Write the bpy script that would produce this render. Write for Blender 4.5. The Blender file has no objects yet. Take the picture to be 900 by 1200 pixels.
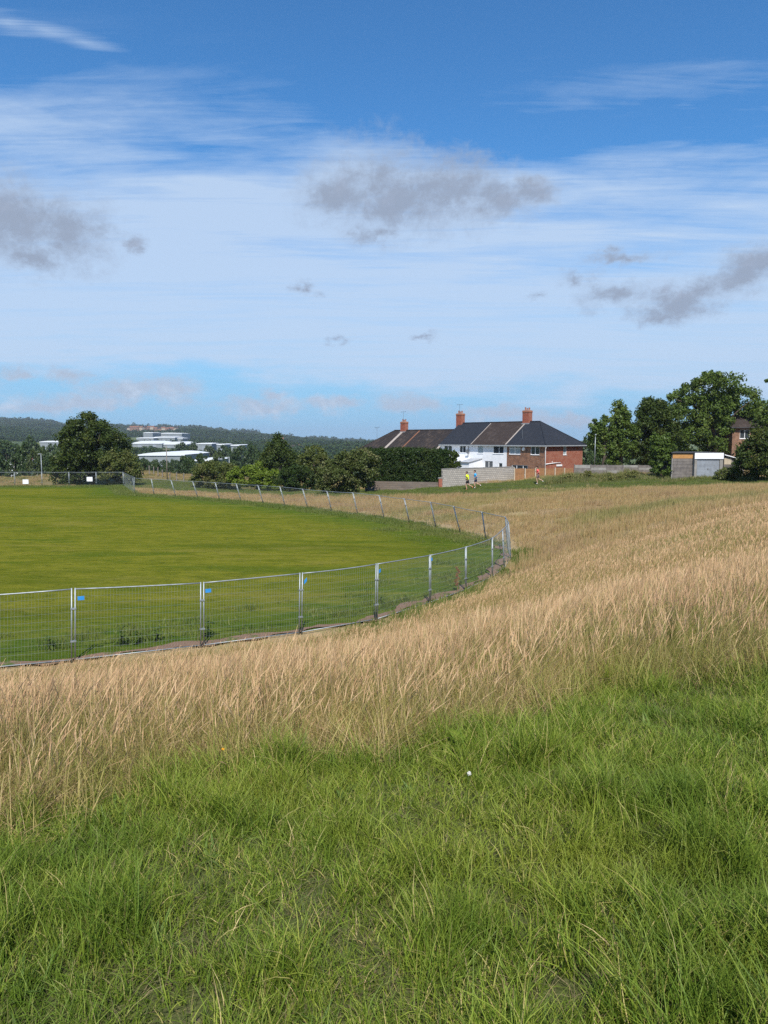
import bpy, bmesh, math, random
import numpy as np
from mathutils import Vector, Matrix, Euler

SC = bpy.context.scene
COL = SC.collection
R = math.radians
rng = np.random.default_rng(7)
random.seed(7)

# ------------------------------------------------------------------ camera
CAMZ = 1.6
FPX = 867.0                     # focal length in pixels of the 900x1200 photograph
PITCH = math.atan(86 / FPX)     # eye level lies at row 514
cd = bpy.data.cameras.new('camera')
cd.sensor_fit = 'VERTICAL'
cd.angle = 2 * math.atan(600 / FPX)
cd.clip_start = 0.05
cd.clip_end = 20000
cam = bpy.data.objects.new('camera', cd)
COL.objects.link(cam)
cam.location = (0, 0, CAMZ)
cam.rotation_euler = (R(90) - PITCH, 0, 0)
SC.camera = cam

# ------------------------------------------------------------------ light
SUN_AZ, SUN_EL = R(176), R(50)          # behind the camera
sd_ = bpy.data.lights.new('sun', 'SUN')
sd_.energy = 5.0
sd_.angle = R(0.53)
sd_.color = (1.0, 0.95, 0.87)
sun = bpy.data.objects.new('sun', sd_)
COL.objects.link(sun)
sdir = Vector((math.sin(SUN_AZ) * math.cos(SUN_EL), math.cos(SUN_AZ) * math.cos(SUN_EL), math.sin(SUN_EL)))
sun.rotation_euler = sdir.to_track_quat('Z', 'Y').to_euler()
sun.location = (20, -20, 60)

SC.view_settings.view_transform = 'Standard'
SC.view_settings.look = 'None'
SC.view_settings.exposure = 0.30
SC.view_settings.gamma = 1.0
SC.cycles.use_denoising = False
SC.cycles.max_bounces = 6
SC.cycles.diffuse_bounces = 3
SC.cycles.glossy_bounces = 2
SC.cycles.transmission_bounces = 4
SC.cycles.volume_bounces = 0
SC.cycles.transparent_max_bounces = 8
SC.cycles.sample_clamp_indirect = 6.0


def cam_dir(px, py):
    a = (px - 450) / FPX
    b = (600 - py) / FPX
    c, s = math.cos(PITCH), math.sin(PITCH)
    return np.array([a, c + b * s, -s + b * c])


def P(px, py, depth):
    """world point seen at a photograph pixel, depth metres in front of the camera"""
    d = cam_dir(px, py)
    return np.array([0, 0, CAMZ]) + d * (depth / d[1])


def proj(x, y, z):
    c, s = math.cos(PITCH), math.sin(PITCH)
    z = z - CAMZ
    f = y * c - z * s
    u = y * s + z * c
    f = np.where(f < 0.05, 0.05, f)
    return 450 + FPX * x / f, 600 - FPX * u / f


# ------------------------------------------------------------------ sky
world = bpy.data.worlds.new('World')
SC.world = world
world.use_nodes = True
world.cycles.sampling_method = 'MANUAL'
world.cycles.sample_map_resolution = 256
nt = world.node_tree
nt.nodes.clear()


class N:
    """small helper for node trees"""
    def __init__(s, tree):
        s.t = tree

    def new(s, typ, **kw):
        n = s.t.nodes.new(typ)
        for k, v in kw.items():
            setattr(n, k, v)
        return n

    def link(s, a, b):
        s.t.links.new(a, b)

    def put(s, sock, v):
        if hasattr(v, 'is_linked'):
            s.link(v, sock)
        elif v is not None:
            sock.default_value = v

    def math(s, op, a, b=None, c=None, clamp=False):
        n = s.new('ShaderNodeMath', operation=op, use_clamp=clamp)
        for i, v in enumerate((a, b, c)):
            s.put(n.inputs[i], v)
        return n.outputs[0]

    def vmath(s, op, a, b=None, c=None):
        n = s.new('ShaderNodeVectorMath', operation=op)
        for i, v in enumerate((a, b, c)):
            if v is not None:
                s.put(n.inputs[i], v)
        return n.outputs['Value'] if op in ('LENGTH', 'DOT_PRODUCT') else n.outputs[0]

    def smooth(s, v, lo, hi, a=0.0, b=1.0):
        n = s.new('ShaderNodeMapRange', interpolation_type='SMOOTHSTEP')
        s.put(n.inputs[0], v)
        n.inputs[1].default_value, n.inputs[2].default_value = lo, hi
        n.inputs[3].default_value, n.inputs[4].default_value = a, b
        return n.outputs[0]

    def noise(s, vec, scale, detail=4, rough=0.55, dist=0.0):
        n = s.new('ShaderNodeTexNoise')
        s.put(n.inputs['Vector'], vec)
        n.inputs['Scale'].default_value = scale
        n.inputs['Detail'].default_value = detail
        n.inputs['Roughness'].default_value = rough
        n.inputs['Distortion'].default_value = dist
        return n.outputs['Fac']

    def mix(s, f, a, b, blend='MIX'):
        n = s.new('ShaderNodeMix', data_type='RGBA', blend_type=blend)
        s.put(n.inputs[0], f)
        for sock, v in ((n.inputs[6], a), (n.inputs[7], b)):
            if isinstance(v, tuple) and len(v) == 3:
                v = v + (1.0,)
            s.put(sock, v)
        return n.outputs[2]

    def comb(s, x, y, z):
        n = s.new('ShaderNodeCombineXYZ')
        for i, v in enumerate((x, y, z)):
            s.put(n.inputs[i], v)
        return n.outputs[0]

    def sep(s, v):
        n = s.new('ShaderNodeSeparateXYZ')
        s.put(n.inputs[0], v)
        return n.outputs


w = N(nt)
SKY = 0.10
tc = w.new('ShaderNodeTexCoord')
dirv = w.vmath('NORMALIZE', tc.outputs['Generated'])
dx, dy, dz = w.sep(dirv)
sky = w.new('ShaderNodeTexSky', sky_type='NISHITA')
sky.sun_disc = False
sky.sun_elevation = SUN_EL
sky.sun_rotation = SUN_AZ
sky.altitude = 100
sky.air_density = 1.0
sky.dust_density = 0.4
sky.ozone_density = 1.5
az = w.math('ARCTAN2', dx, dy)
el = w.math('ARCSINE', dz)
ang = w.comb(az, el, 0.0)
# high veil of ice cloud on a flat deck
zz = w.math('ADD', w.math('MAXIMUM', dz, 0.0), 0.06)
deck = w.comb(w.math('DIVIDE', dx, zz), w.math('DIVIDE', dy, zz), 0.0)
rot = w.new('ShaderNodeMapping')
w.link(deck, rot.inputs['Vector'])
rot.inputs['Rotation'].default_value = (0, 0, R(-7))
rot.inputs['Scale'].default_value = (0.55, 2.1, 1)
streak = w.noise(rot.outputs[0], 1.1, 8, 0.6, 0.5)
broad = w.noise(deck, 0.34, 4, 0.5, 0.3)
patch = w.noise(w.vmath('MULTIPLY', ang, (3.0, 10.0, 1.0)), 1.6, 6, 0.55, 0.3)
el_n = w.math('ADD', el, w.math('MULTIPLY', w.math('SUBTRACT', patch, 0.5), 0.14))
el_n = w.math('ADD', el_n, w.math('MULTIPLY', az, 0.06))
deckmask = w.math('MULTIPLY', w.smooth(el_n, R(22.5), R(15.5)), w.smooth(el_n, R(2.6), R(5.0)))
rot2 = w.new('ShaderNodeMapping')
w.link(deck, rot2.inputs['Vector'])
rot2.inputs['Rotation'].default_value = (0, 0, R(-12))
rot2.inputs['Scale'].default_value = (0.35, 2.6, 1)
fibre = w.noise(rot2.outputs[0], 3.2, 9, 0.68, 0.8)
veil = w.math('ADD', deckmask, w.math('MULTIPLY', w.math('SUBTRACT', streak, 0.50), w.smooth(el_n, R(9), R(17), 1.0, 2.8)))
veil = w.math('ADD', veil, w.math('MULTIPLY', w.math('SUBTRACT', fibre, 0.5), w.smooth(el_n, R(6), R(15), 0.5, 1.1)))
veil = w.math('MULTIPLY', w.math('MULTIPLY', veil, w.smooth(el, R(28), R(21.5))), 0.97, clamp=True)
veil = w.math('MULTIPLY', veil, w.smooth(el_n, R(1.5), R(4.5)))
wisp = w.math('MULTIPLY', w.smooth(w.math('MULTIPLY', streak, w.math('ADD', broad, 0.5)), 0.60, 0.95), 0.10)
veil = w.math('MAXIMUM', veil, wisp)
# separate wisps of cirrus above the deck
wsp = None
for (bx_, by_, brx, bry) in ((10, 27, 42, 12), (55, 36, 50, 9), (100, 50, 40, 6), (-60, 15, 60, 10)):
    d = cam_dir(bx_, by_)
    a0, e0, ra, re = math.atan2(d[0], d[1]), math.asin(d[2] / np.linalg.norm(d)), brx / 900, bry / 900
    ln = w.vmath('LENGTH', w.vmath('MULTIPLY_ADD', ang, (1 / ra, 1 / re, 0), (-a0 / ra, -e0 / re, 0)))
    wsp = ln if wsp is None else w.math('SMOOTH_MIN', wsp, ln, 0.3)
wf = w.math('ADD', w.math('SUBTRACT', 1.0, wsp), w.math('MULTIPLY', w.math('SUBTRACT', fibre, 0.5), 3.8))
veil = w.math('MAXIMUM', veil, w.math('MULTIPLY', w.smooth(wf, 0.0, 1.7), 0.7))
K = 1.0 / SKY / 2 ** SC.view_settings.exposure
col = sky.outputs[0]
# a deeper blue, as the phone camera drew it
col = w.mix(1.0, col, (0.43, 0.92, 1.30), 'MULTIPLY')
# pale air low down
col = w.mix(w.smooth(el, R(15), R(0.5), 0.0, 0.92), col, (0.31 * K, 0.57 * K, 0.86 * K))
col = w.mix(w.math('MULTIPLY', veil, 0.88), col, (0.545 * K, 0.69 * K, 0.90 * K))
# ragged grey cumulus
blobs = [(395, 232, 50, 34), (440, 212, 56, 42), (470, 236, 66, 38), (508, 228, 44, 34), (545, 222, 38, 36), (580, 232, 45, 24), (618, 224, 34, 14),
         (440, 274, 34, 12), (20, 262, 62, 42), (75, 270, 48, 32), (110, 268, 26, 18), (-30, 255, 70, 45), (40, 306, 52, 16),
         (160, 287, 20, 9), (361, 340, 18, 8), (395, 395, 14, 6), (497, 392, 20, 6), (895, 308, 52, 20), (860, 324, 45, 20), (830, 340, 42, 18), (800, 354, 40, 14),
         (772, 366, 42, 12), (722, 346, 38, 14), (675, 326, 22, 16), (628, 350, 13, 6), (727, 302, 34, 8), (940, 298, 50, 30),
         (18, 436, 22, 8), (78, 442, 26, 9), (150, 457, 45, 14), (190, 457, 40, 15), (100, 473, 60, 9), (60, 478, 50, 8), (322, 461, 20, 8), (305, 475, 56, 10),
         (395, 473, 28, 10), (478, 473, 40, 12), (590, 486, 50, 9), (660, 494, 60, 8), (-90, 450, 60, 14)]
angs = []
for (bx_, by_, brx, bry) in blobs:
    d = cam_dir(bx_, by_)
    angs.append((math.atan2(d[0], d[1]), math.asin(d[2] / np.linalg.norm(d)), brx / 900, bry / 900, (0.32 if brx < 30 and by_ < 430 else (0.0 if by_ < 430 else -0.1))))
for k in range(12):
    a0 = R(45 + k * 24) + random.uniform(-.1, .1)
    a0 = (a0 + math.pi) % (2 * math.pi) - math.pi
    angs.append((a0, R(random.choice([4, 9, 14, 19])), random.uniform(.05, .1), random.uniform(.02, .035), 0.0))
warp = w.new('ShaderNodeTexNoise')
w.link(w.vmath('MULTIPLY', ang, (1.0, 1.5, 1.0)), warp.inputs['Vector'])
warp.inputs['Scale'].default_value = 22
warp.inputs['Detail'].default_value = 5
warp.inputs['Roughness'].default_value = 0.62
angw = w.vmath('MULTIPLY_ADD', w.vmath('SUBTRACT', warp.outputs['Color'], (0.5, 0.5, 0.5)), (0.095, 0.050, 0.0), ang)
acc = None
for (a0, e0, ra, re, off) in angs:
    sv = (1 / ra, 1 / re, 0)
    v = w.vmath('MULTIPLY_ADD', angw, sv, (-a0 / ra, -e0 / re, 0))
    ln = w.vmath('LENGTH', v)
    if off:
        ln = w.math('ADD', ln, off)
    acc = ln if acc is None else w.math('SMOOTH_MIN', acc, ln, 0.25)
cn = w.noise(w.vmath('MULTIPLY', ang, (1.0, 1.25, 1.0)), 13, 6, 0.68, 0.2)
cn2 = w.noise(ang, 52, 5, 0.72, 0.5)
f = w.math('ADD', w.math('SUBTRACT', 1.42, acc), w.math('MULTIPLY', w.math('SUBTRACT', cn, 0.5), 2.2))
f = w.math('ADD', f, w.math('MULTIPLY', w.math('SUBTRACT', cn2, 0.5), 0.9))
cden = w.smooth(f, -0.10, 1.30)
core = w.smooth(f, 0.3, 1.3)
ccol = w.mix(core, (0.38 * K, 0.48 * K, 0.65 * K), (0.315 * K, 0.38 * K, 0.505 * K))
# the low, far ones are paler with lit tops
low = w.smooth(el, R(7), R(4))
ccol = w.mix(w.math('MULTIPLY', low, 0.65), ccol, (0.54 * K, 0.65 * K, 0.82 * K))
lit = w.smooth(w.noise(w.vmath('ADD', w.vmath('MULTIPLY', ang, (1.0, 1.25, 1.0)), (0.0, -0.012, 0.0)), 13, 6, 0.68, 0.2), 0.50, 0.70)
ccol = w.mix(w.math('MULTIPLY', lit, w.smooth(low, 0.0, 1.0, 0.5, 0.9)), ccol, w.mix(low, (0.42 * K, 0.48 * K, 0.62 * K), (0.60 * K, 0.71 * K, 0.88 * K)))
col = w.mix(w.math('MULTIPLY', cden, 0.92), col, ccol)
bg = w.new('ShaderNodeBackground')
w.link(col, bg.inputs['Color'])
bg.inputs['Strength'].default_value = SKY
wo = w.new('ShaderNodeOutputWorld')
w.link(bg.outputs[0], wo.inputs['Surface'])


# ------------------------------------------------------------------ helpers
def tag(o, label=None, cat=None, group=None, kind=None):
    for k, v in (('label', label), ('category', cat), ('group', group), ('kind', kind)):
        if v:
            o[k] = v
    return o


ORD = ['first', 'second', 'third', 'fourth', 'fifth', 'sixth', 'seventh', 'eighth', 'ninth', 'tenth', 'eleventh', 'twelfth',
       'thirteenth', 'fourteenth', 'fifteenth', 'sixteenth', 'seventeenth', 'eighteenth', 'nineteenth', 'twentieth',
       'twenty-first', 'twenty-second', 'twenty-third', 'twenty-fourth', 'twenty-fifth', 'twenty-sixth', 'twenty-seventh',
       'twenty-eighth', 'twenty-ninth', 'thirtieth', 'thirty-first', 'thirty-second', 'thirty-third', 'thirty-fourth', 'thirty-fifth']


class MB:
    """collects verts and faces, then links them as ONE mesh object"""
    def __init__(s):
        s.v, s.f = [], []

    def add(s, vs, fs):
        o = len(s.v)
        s.v += [tuple(map(float, p)) for p in vs]
        s.f += [tuple(i + o for i in q) for q in fs]
        return s

    def box(s, x0, x1, y0, y1, z0, z1):
        vs = [(x, y, z) for z in (z0, z1) for (x, y) in ((x0, y0), (x1, y0), (x1, y1), (x0, y1))]
        return s.add(vs, [(0, 3, 2, 1), (4, 5, 6, 7), (0, 1, 5, 4), (1, 2, 6, 5), (2, 3, 7, 6), (3, 0, 4, 7)])

    def obox(s, c, ax, ay, az_):
        """oriented box from centre and three half-axis vectors"""
        c, ax, ay, az_ = map(np.asarray, (c, ax, ay, az_))
        vs = [c + i * ax + j * ay + k * az_ for k in (-1, 1) for (i, j) in ((-1, -1), (1, -1), (1, 1), (-1, 1))]
        return s.add(vs, [(0, 3, 2, 1), (4, 5, 6, 7), (0, 1, 5, 4), (1, 2, 6, 5), (2, 3, 7, 6), (3, 0, 4, 7)])

    def tube(s, pts, rad, n=8, caps=True):
        pts = [np.asarray(p, float) for p in pts]
        if not hasattr(rad, '__len__'):
            rad = [rad] * len(pts)
        vs, fs = [], []
        up0 = None
        for i, p in enumerate(pts):
            d = pts[min(i + 1, len(pts) - 1)] - pts[max(i - 1, 0)]
            d = d / (np.linalg.norm(d) + 1e-9)
            a = np.cross(d, (0, 0, 1.0)) if abs(d[2]) < 0.9 else np.cross(d, (1.0, 0, 0))
            a /= np.linalg.norm(a)
            if up0 is not None and np.dot(a, up0) < 0:
                a = -a
            up0 = a
            b = np.cross(d, a)
            for k in range(n):
                t = 2 * math.pi * k / n
                vs.append(p + rad[i] * (a * math.cos(t) + b * math.sin(t)))
        for i in range(len(pts) - 1):
            for k in range(n):
                k2 = (k + 1) % n
                fs.append((i * n + k, i * n + k2, (i + 1) * n + k2, (i + 1) * n + k))
        if caps:
            fs.append(tuple(range(n))[::-1])
            fs.append(tuple((len(pts) - 1) * n + k for k in range(n)))
        return s.add(vs, fs)

    def mesh(s, name):
        me = bpy.data.meshes.new(name)
        me.from_pydata(s.v, [], s.f)
        me.update()
        return me

    def build(s, name, mat, parent=None, smooth=False):
        return link(name, s.mesh(name), mat, parent, smooth)


def link(name, me, mat, parent=None, smooth=False):
    if mat is not None and len(me.materials) == 0:
        me.materials.append(mat)
    if smooth:
        me.polygons.foreach_set('use_smooth', [True] * len(me.polygons))
    o = bpy.data.objects.new(name, me)
    COL.objects.link(o)
    if parent is not None:
        o.parent = parent
    return o


def empty(name, loc=(0, 0, 0), rz=0.0):
    o = bpy.data.objects.new(name, None)
    o.empty_display_size = 0.3
    COL.objects.link(o)
    o.location = tuple(map(float, loc))
    o.rotation_euler = (0, 0, rz)
    return o


def np_mesh(name, verts, faces_flat, nper):
    me = bpy.data.meshes.new(name)
    nv, nf = len(verts), len(faces_flat) // nper
    me.vertices.add(nv)
    me.vertices.foreach_set('co', np.asarray(verts, np.float32).ravel())
    me.loops.add(nf * nper)
    me.loops.foreach_set('vertex_index', np.asarray(faces_flat, np.int32).ravel())
    me.polygons.add(nf)
    me.polygons.foreach_set('loop_start', np.arange(nf, dtype=np.int32) * nper)
    me.polygons.foreach_set('loop_total', np.full(nf, nper, np.int32))
    me.update(calc_edges=True)
    return me


def attr(me, name, typ, data, domain='POINT'):
    a = me.attributes.new(name, typ, domain)
    key = 'vector' if typ == 'FLOAT_VECTOR' else 'value'
    a.data.foreach_set(key, np.asarray(data).ravel())


# ------------------------------------------------------------------ materials
M = {}


def newmat(name):
    m = bpy.data.materials.new(name)
    m.use_nodes = True
    m.node_tree.nodes.clear()
    M[name] = m
    h = N(m.node_tree)
    out = h.new('ShaderNodeOutputMaterial')
    return m, h, out


def wpos(h):
    return h.new('ShaderNodeNewGeometry').outputs['Position']


def opos(h):
    return h.new('ShaderNodeTexCoord').outputs['Object']


def principled(h, out, col, rough=0.8, metal=0.0, normal=None, spec=0.3):
    p = h.new('ShaderNodeBsdfPrincipled')
    h.put(p.inputs['Base Color'], col + (1.0,) if isinstance(col, tuple) else col)
    h.put(p.inputs['Roughness'], rough)
    p.inputs['Metallic'].default_value = metal
    p.inputs['Specular IOR Level'].default_value = spec
    if normal is not None:
        h.link(normal, p.inputs['Normal'])
    h.link(p.outputs[0], out.inputs['Surface'])
    return p


def bump(h, height, dist=0.02, strength=0.6):
    b = h.new('ShaderNodeBump')
    b.inputs['Strength'].default_value = strength
    b.inputs['Distance'].default_value = dist
    h.link(height, b.inputs['Height'])
    return b.outputs[0]


def plain(name, c1, c2=None, scale=3.0, rough=0.8, metal=0.0, spec=0.3, bmp=0.0, detail=5):
    m, h, out = newmat(name)
    c2 = c2 or tuple(x * 0.75 for x in c1)
    n = h.noise(opos(h), scale, detail, 0.6)
    col = h.mix(h.smooth(n, 0.3, 0.7), c1, c2)
    nr = bump(h, n, bmp) if bmp else None
    principled(h, out, col, rough, metal, nr, spec)
    return m


def brickmat(name, c1, c2, mortar, bw=0.225, bh=0.075, msize=0.012, spots=None):
    m, h, out = newmat(name)
    x, y, z = h.sep(opos(h))
    v = h.comb(h.math('ADD', x, y), z, 0.0)
    b = h.new('ShaderNodeTexBrick')
    h.link(v, b.inputs['Vector'])
    b.inputs['Color1'].default_value = c1 + (1,)
    b.inputs['Color2'].default_value = c2 + (1,)
    b.inputs['Mortar'].default_value = mortar + (1,)
    b.inputs['Scale'].default_value = 1.0
    b.inputs['Brick Width'].default_value = bw
    b.inputs['Row Height'].default_value = bh
    b.inputs['Mortar Size'].default_value = msize
    b.inputs['Bias'].default_value = 0.0
    n = h.noise(v, 1.6, 6, 0.65)
    col = h.mix(h.smooth(n, 0.35, 0.7), b.outputs['Color'], spots or tuple(c * 0.6 for c in c1))
    col = h.mix(0.35, col, b.outputs['Color'])
    nr = bump(h, h.math('SUBTRACT', 1.0, b.outputs['Fac']), 0.01, 0.8)
    principled(h, out, col, 0.9, 0.0, nr, 0.2)
    return m


def roofmat(name, c1, c2, patchc, amt=0.6):
    m, h, out = newmat(name)
    p = opos(h)
    x, y, z = h.sep(p)
    course = h.math('FRACT', h.math('MULTIPLY', z, 6.0))
    n = h.noise(p, 0.9, 7, 0.7)
    n2 = h.noise(h.vmath('MULTIPLY', p, (3.0, 3.0, 6.0)), 2.0, 3, 0.6)
    col = h.mix(n2, c1, c2)
    col = h.mix(h.math('MULTIPLY', h.smooth(n, 0.48, 0.68), amt), col, patchc)
    principled(h, out, col, 0.8, 0.0, bump(h, course, 0.03, 0.7), 0.12)
    return m


def foliage(name, c1, c2, c3, trans=0.3, scale=0.5, gloss=0.012):
    """leaf colour varied over the crown by kind of shoot, with light passing through"""
    m, h, out = newmat(name)
    a = h.new('ShaderNodeAttribute', attribute_name='rnd')
    pos = wpos(h)
    n = h.noise(pos, scale, 3, 0.6)
    col = h.mix(a.outputs['Fac'], c1, c2)
    col = h.mix(h.smooth(n, 0.5, 0.72), col, c3)
    d = h.new('ShaderNodeBsdfDiffuse')
    h.link(col, d.inputs['Color'])
    t = h.new('ShaderNodeBsdfTranslucent')
    h.link(h.mix(1.0, col, (1.1, 1.15, 0.55), 'MULTIPLY'), t.inputs['Color'])
    mx = h.new('ShaderNodeMixShader')
    mx.inputs[0].default_value = trans
    h.link(d.outputs[0], mx.inputs[1])
    h.link(t.outputs[0], mx.inputs[2])
    g = h.new('ShaderNodeBsdfGlossy')
    g.inputs['Roughness'].default_value = 0.45
    m2 = h.new('ShaderNodeMixShader')
    m2.inputs[0].default_value = gloss
    h.link(mx.outputs[0], m2.inputs[1])
    h.link(g.outputs[0], m2.inputs[2])
    h.link(m2.outputs[0], out.inputs['Surface'])
    return m


foliage('leaf_dark', (0.036, 0.058, 0.012), (0.066, 0.094, 0.020), (0.095, 0.108, 0.024))
foliage('leaf_mid', (0.060, 0.100, 0.018), (0.110, 0.160, 0.032), (0.140, 0.175, 0.040))
foliage('leaf_olive', (0.075, 0.100, 0.024), (0.125, 0.145, 0.038), (0.165, 0.155, 0.055))
foliage('leaf_bright', (0.11, 0.165, 0.018), (0.17, 0.225, 0.030), (0.15, 0.19, 0.03))
foliage('leaf_mottled', (0.06, 0.085, 0.020), (0.10, 0.120, 0.035), (0.20, 0.190, 0.085), scale=0.9)
foliage('leaf_hedge', (0.020, 0.040, 0.010), (0.040, 0.065, 0.014), (0.045, 0.06, 0.015), trans=0.15)
foliage('leaf_far', (0.030, 0.056, 0.018), (0.060, 0.092, 0.026), (0.075, 0.095, 0.030), trans=0.2, scale=0.05, gloss=0.02)
foliage('leaf_far_wood', (0.032, 0.056, 0.022), (0.048, 0.076, 0.028), (0.060, 0.084, 0.03), trans=0.15, scale=0.004, gloss=0.0)
foliage('leaf_weed', (0.13, 0.15, 0.04), (0.22, 0.21, 0.075), (0.30, 0.25, 0.11), scale=1.2)
plain('bark', (0.11, 0.085, 0.06), (0.05, 0.04, 0.03), 4, 0.95, bmp=0.05)

plain('galvanised', (0.34, 0.37, 0.385), (0.25, 0.28, 0.295), 6, 0.5, 0.5, 0.4)
plain('wire', (0.26, 0.29, 0.30), (0.2, 0.23, 0.24), 6, 0.6, 0.4, 0.4)
plain('blue_plastic', (0.035, 0.26, 0.62), (0.03, 0.22, 0.55), 9, 0.45)
plain('white_board', (0.80, 0.81, 0.82), (0.74, 0.75, 0.77), 5, 0.6)
plain('white_render', (0.80, 0.81, 0.83), (0.70, 0.71, 0.73), 0.9, 0.85, bmp=0.006)
plain('white_upvc', (0.82, 0.83, 0.84), (0.76, 0.77, 0.78), 6, 0.35, spec=0.5)
plain('gutter', (0.36, 0.38, 0.40), (0.28, 0.30, 0.31), 3, 0.5)
plain('terracotta', (0.33, 0.15, 0.09), (0.28, 0.11, 0.07), 5, 0.85)
plain('mortar_cap', (0.42, 0.36, 0.31), (0.30, 0.26, 0.23), 5, 0.9)
plain('lead', (0.30, 0.31, 0.33), (0.20, 0.21, 0.22), 3, 0.6)
plain('aerial', (0.25, 0.26, 0.27), (0.18, 0.19, 0.2), 3, 0.5, 0.6)
plain('fence_board', (0.30, 0.155, 0.070), (0.22, 0.110, 0.050), 2.5, 0.85, bmp=0.01)
plain('pale_post', (0.48, 0.40, 0.29), (0.38, 0.32, 0.24), 3, 0.9)
plain('concrete', (0.30, 0.285, 0.26), (0.20, 0.19, 0.175), 1.3, 0.92, bmp=0.01)
plain('weathered_board', (0.20, 0.178, 0.16), (0.115, 0.102, 0.095), 2.2, 0.9, bmp=0.01)
plain('orange_board', (0.46, 0.24, 0.085), (0.36, 0.18, 0.06), 3, 0.8)
plain('garage_door', (0.30, 0.33, 0.37), (0.22, 0.24, 0.27), 2, 0.6)
plain('felt_roof', (0.07, 0.07, 0.075), (0.045, 0.045, 0.05), 2, 0.9)
plain('shed_metal', (0.72, 0.74, 0.76), (0.62, 0.64, 0.67), 0.05, 0.6)
plain('shed_wall', (0.24, 0.26, 0.27), (0.18, 0.20, 0.21), 0.08, 0.7)
plain('old_timber', (0.24, 0.21, 0.18), (0.15, 0.13, 0.11), 3, 0.95)
plain('grey_sheet', (0.42, 0.43, 0.45), (0.33, 0.34, 0.36), 1.5, 0.7)
brickmat('brick_brown', (0.33, 0.150, 0.075), (0.20, 0.085, 0.048), (0.30, 0.25, 0.2), spots=(0.10, 0.055, 0.04))
brickmat('brick_red', (0.38, 0.108, 0.058), (0.28, 0.076, 0.042), (0.33, 0.2, 0.15), spots=(0.24, 0.06, 0.035))
brickmat('block_wall', (0.50, 0.455, 0.39), (0.37, 0.335, 0.29), (0.23, 0.21, 0.19), 0.45, 0.225, 0.03, spots=(0.31, 0.28, 0.24))
brickmat('low_wall', (0.20, 0.155, 0.12), (0.13, 0.10, 0.08), (0.14, 0.12, 0.10), 0.45, 0.225, 0.025, spots=(0.18, 0.15, 0.13))  # wall browns darkened overall, its shade is put into the colour
roofmat('roof_slate', (0.020, 0.023, 0.030), (0.029, 0.033, 0.042), (0.040, 0.042, 0.050), 0.5)
roofmat('roof_brown', (0.050, 0.037, 0.032), (0.036, 0.029, 0.027), (0.09, 0.07, 0.06), 0.6)
roofmat('roof_mossy', (0.038, 0.031, 0.029), (0.026, 0.023, 0.023), (0.085, 0.062, 0.048), 0.9)
roofmat('roof_tile_orange', (0.26, 0.12, 0.07), (0.19, 0.09, 0.055), (0.15, 0.09, 0.06), 0.5)

m, h, out = newmat('glass')
principled(h, out, (0.035, 0.045, 0.055), 0.06, 0.0, None, 0.9)
m, h, out = newmat('net_curtain')
principled(h, out, (0.34, 0.40, 0.42), 0.12, 0.0, None, 0.8)


def skinmat(name, c, rough=0.6):
    m, h, out = newmat(name)
    n = h.noise(opos(h), 14, 4, 0.6)
    principled(h, out, h.mix(n, c, tuple(x * 0.8 for x in c)), rough)


skinmat('skin', (0.52, 0.30, 0.21), 0.55)
skinmat('shirt_yellow', (0.72, 0.88, 0.02), 0.7)
skinmat('shirt_blue', (0.02, 0.38, 0.80), 0.7)
skinmat('shirt_pink', (0.85, 0.12, 0.11), 0.7)
skinmat('shorts_black', (0.02, 0.02, 0.022), 0.8)
skinmat('shorts_navy', (0.02, 0.03, 0.06), 0.8)
skinmat('shorts_grey', (0.16, 0.12, 0.12), 0.8)
skinmat('hair', (0.05, 0.03, 0.02), 0.7)
skinmat('shoe_orange', (0.75, 0.16, 0.03), 0.6)
skinmat('shoe_white', (0.7, 0.7, 0.68), 0.6)

# ------------------------------------------------------------------ fence line (base of the posts)
ZF = -4.55            # the playing field


def on_plane(px, py, z=ZF):
    d = cam_dir(px, py)
    t = (z - CAMZ) / d[2]
    return np.array([d[0] * t, d[1] * t, z])


near_px = [(-130, 797), (86, 776), (237, 759), (352, 743), (441, 728), (504, 708), (546, 693), (577, 677), (591, 667), (599, 655)]
near = [on_plane(*p) for p in near_px]
far_px = [(600, 647), (592, 641), (578, 636), (559, 631), (537, 625), (517, 620), (485, 614), (463, 610), (437, 606), (409, 602.5), (376, 598.5),
          (343, 594.5), (307, 590.5), (264, 586.5), (226, 583.5), (195, 581.5), (170, 580), (158, 579)]
far = [on_plane(*p) for p in far_px]


def resample(pts, step):
    pts = np.array(pts)
    seg = np.linalg.norm(np.diff(pts, axis=0), axis=1)
    t = np.concatenate([[0], np.cumsum(seg)])
    n = max(2, int(round(t[-1] / step)) + 1)
    q = np.linspace(0, t[-1], n)
    return np.stack([np.interp(q, t, pts[:, k]) for k in range(3)], 1)


curve = resample([near[-1]] + far, 3.4)[1:]
yb = 97.0
corner = curve[-1]
back = [np.array([P(145, 574, 95)[0] - 3.5 * k, 95.0 + 0.02 * k, ZF]) for k in range(0, 8)]
FENCE = near + list(curve)
farleft = [np.array([-75.0, 92, ZF]), np.array([-95.0, 70, ZF]), np.array([-95.0, 35, ZF]), np.array([-70.0, 18, ZF]), np.array([-40.0, 15.0, ZF])]
POLY = np.array([[p[0], p[1]] for p in (FENCE + back + farleft)])


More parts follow.
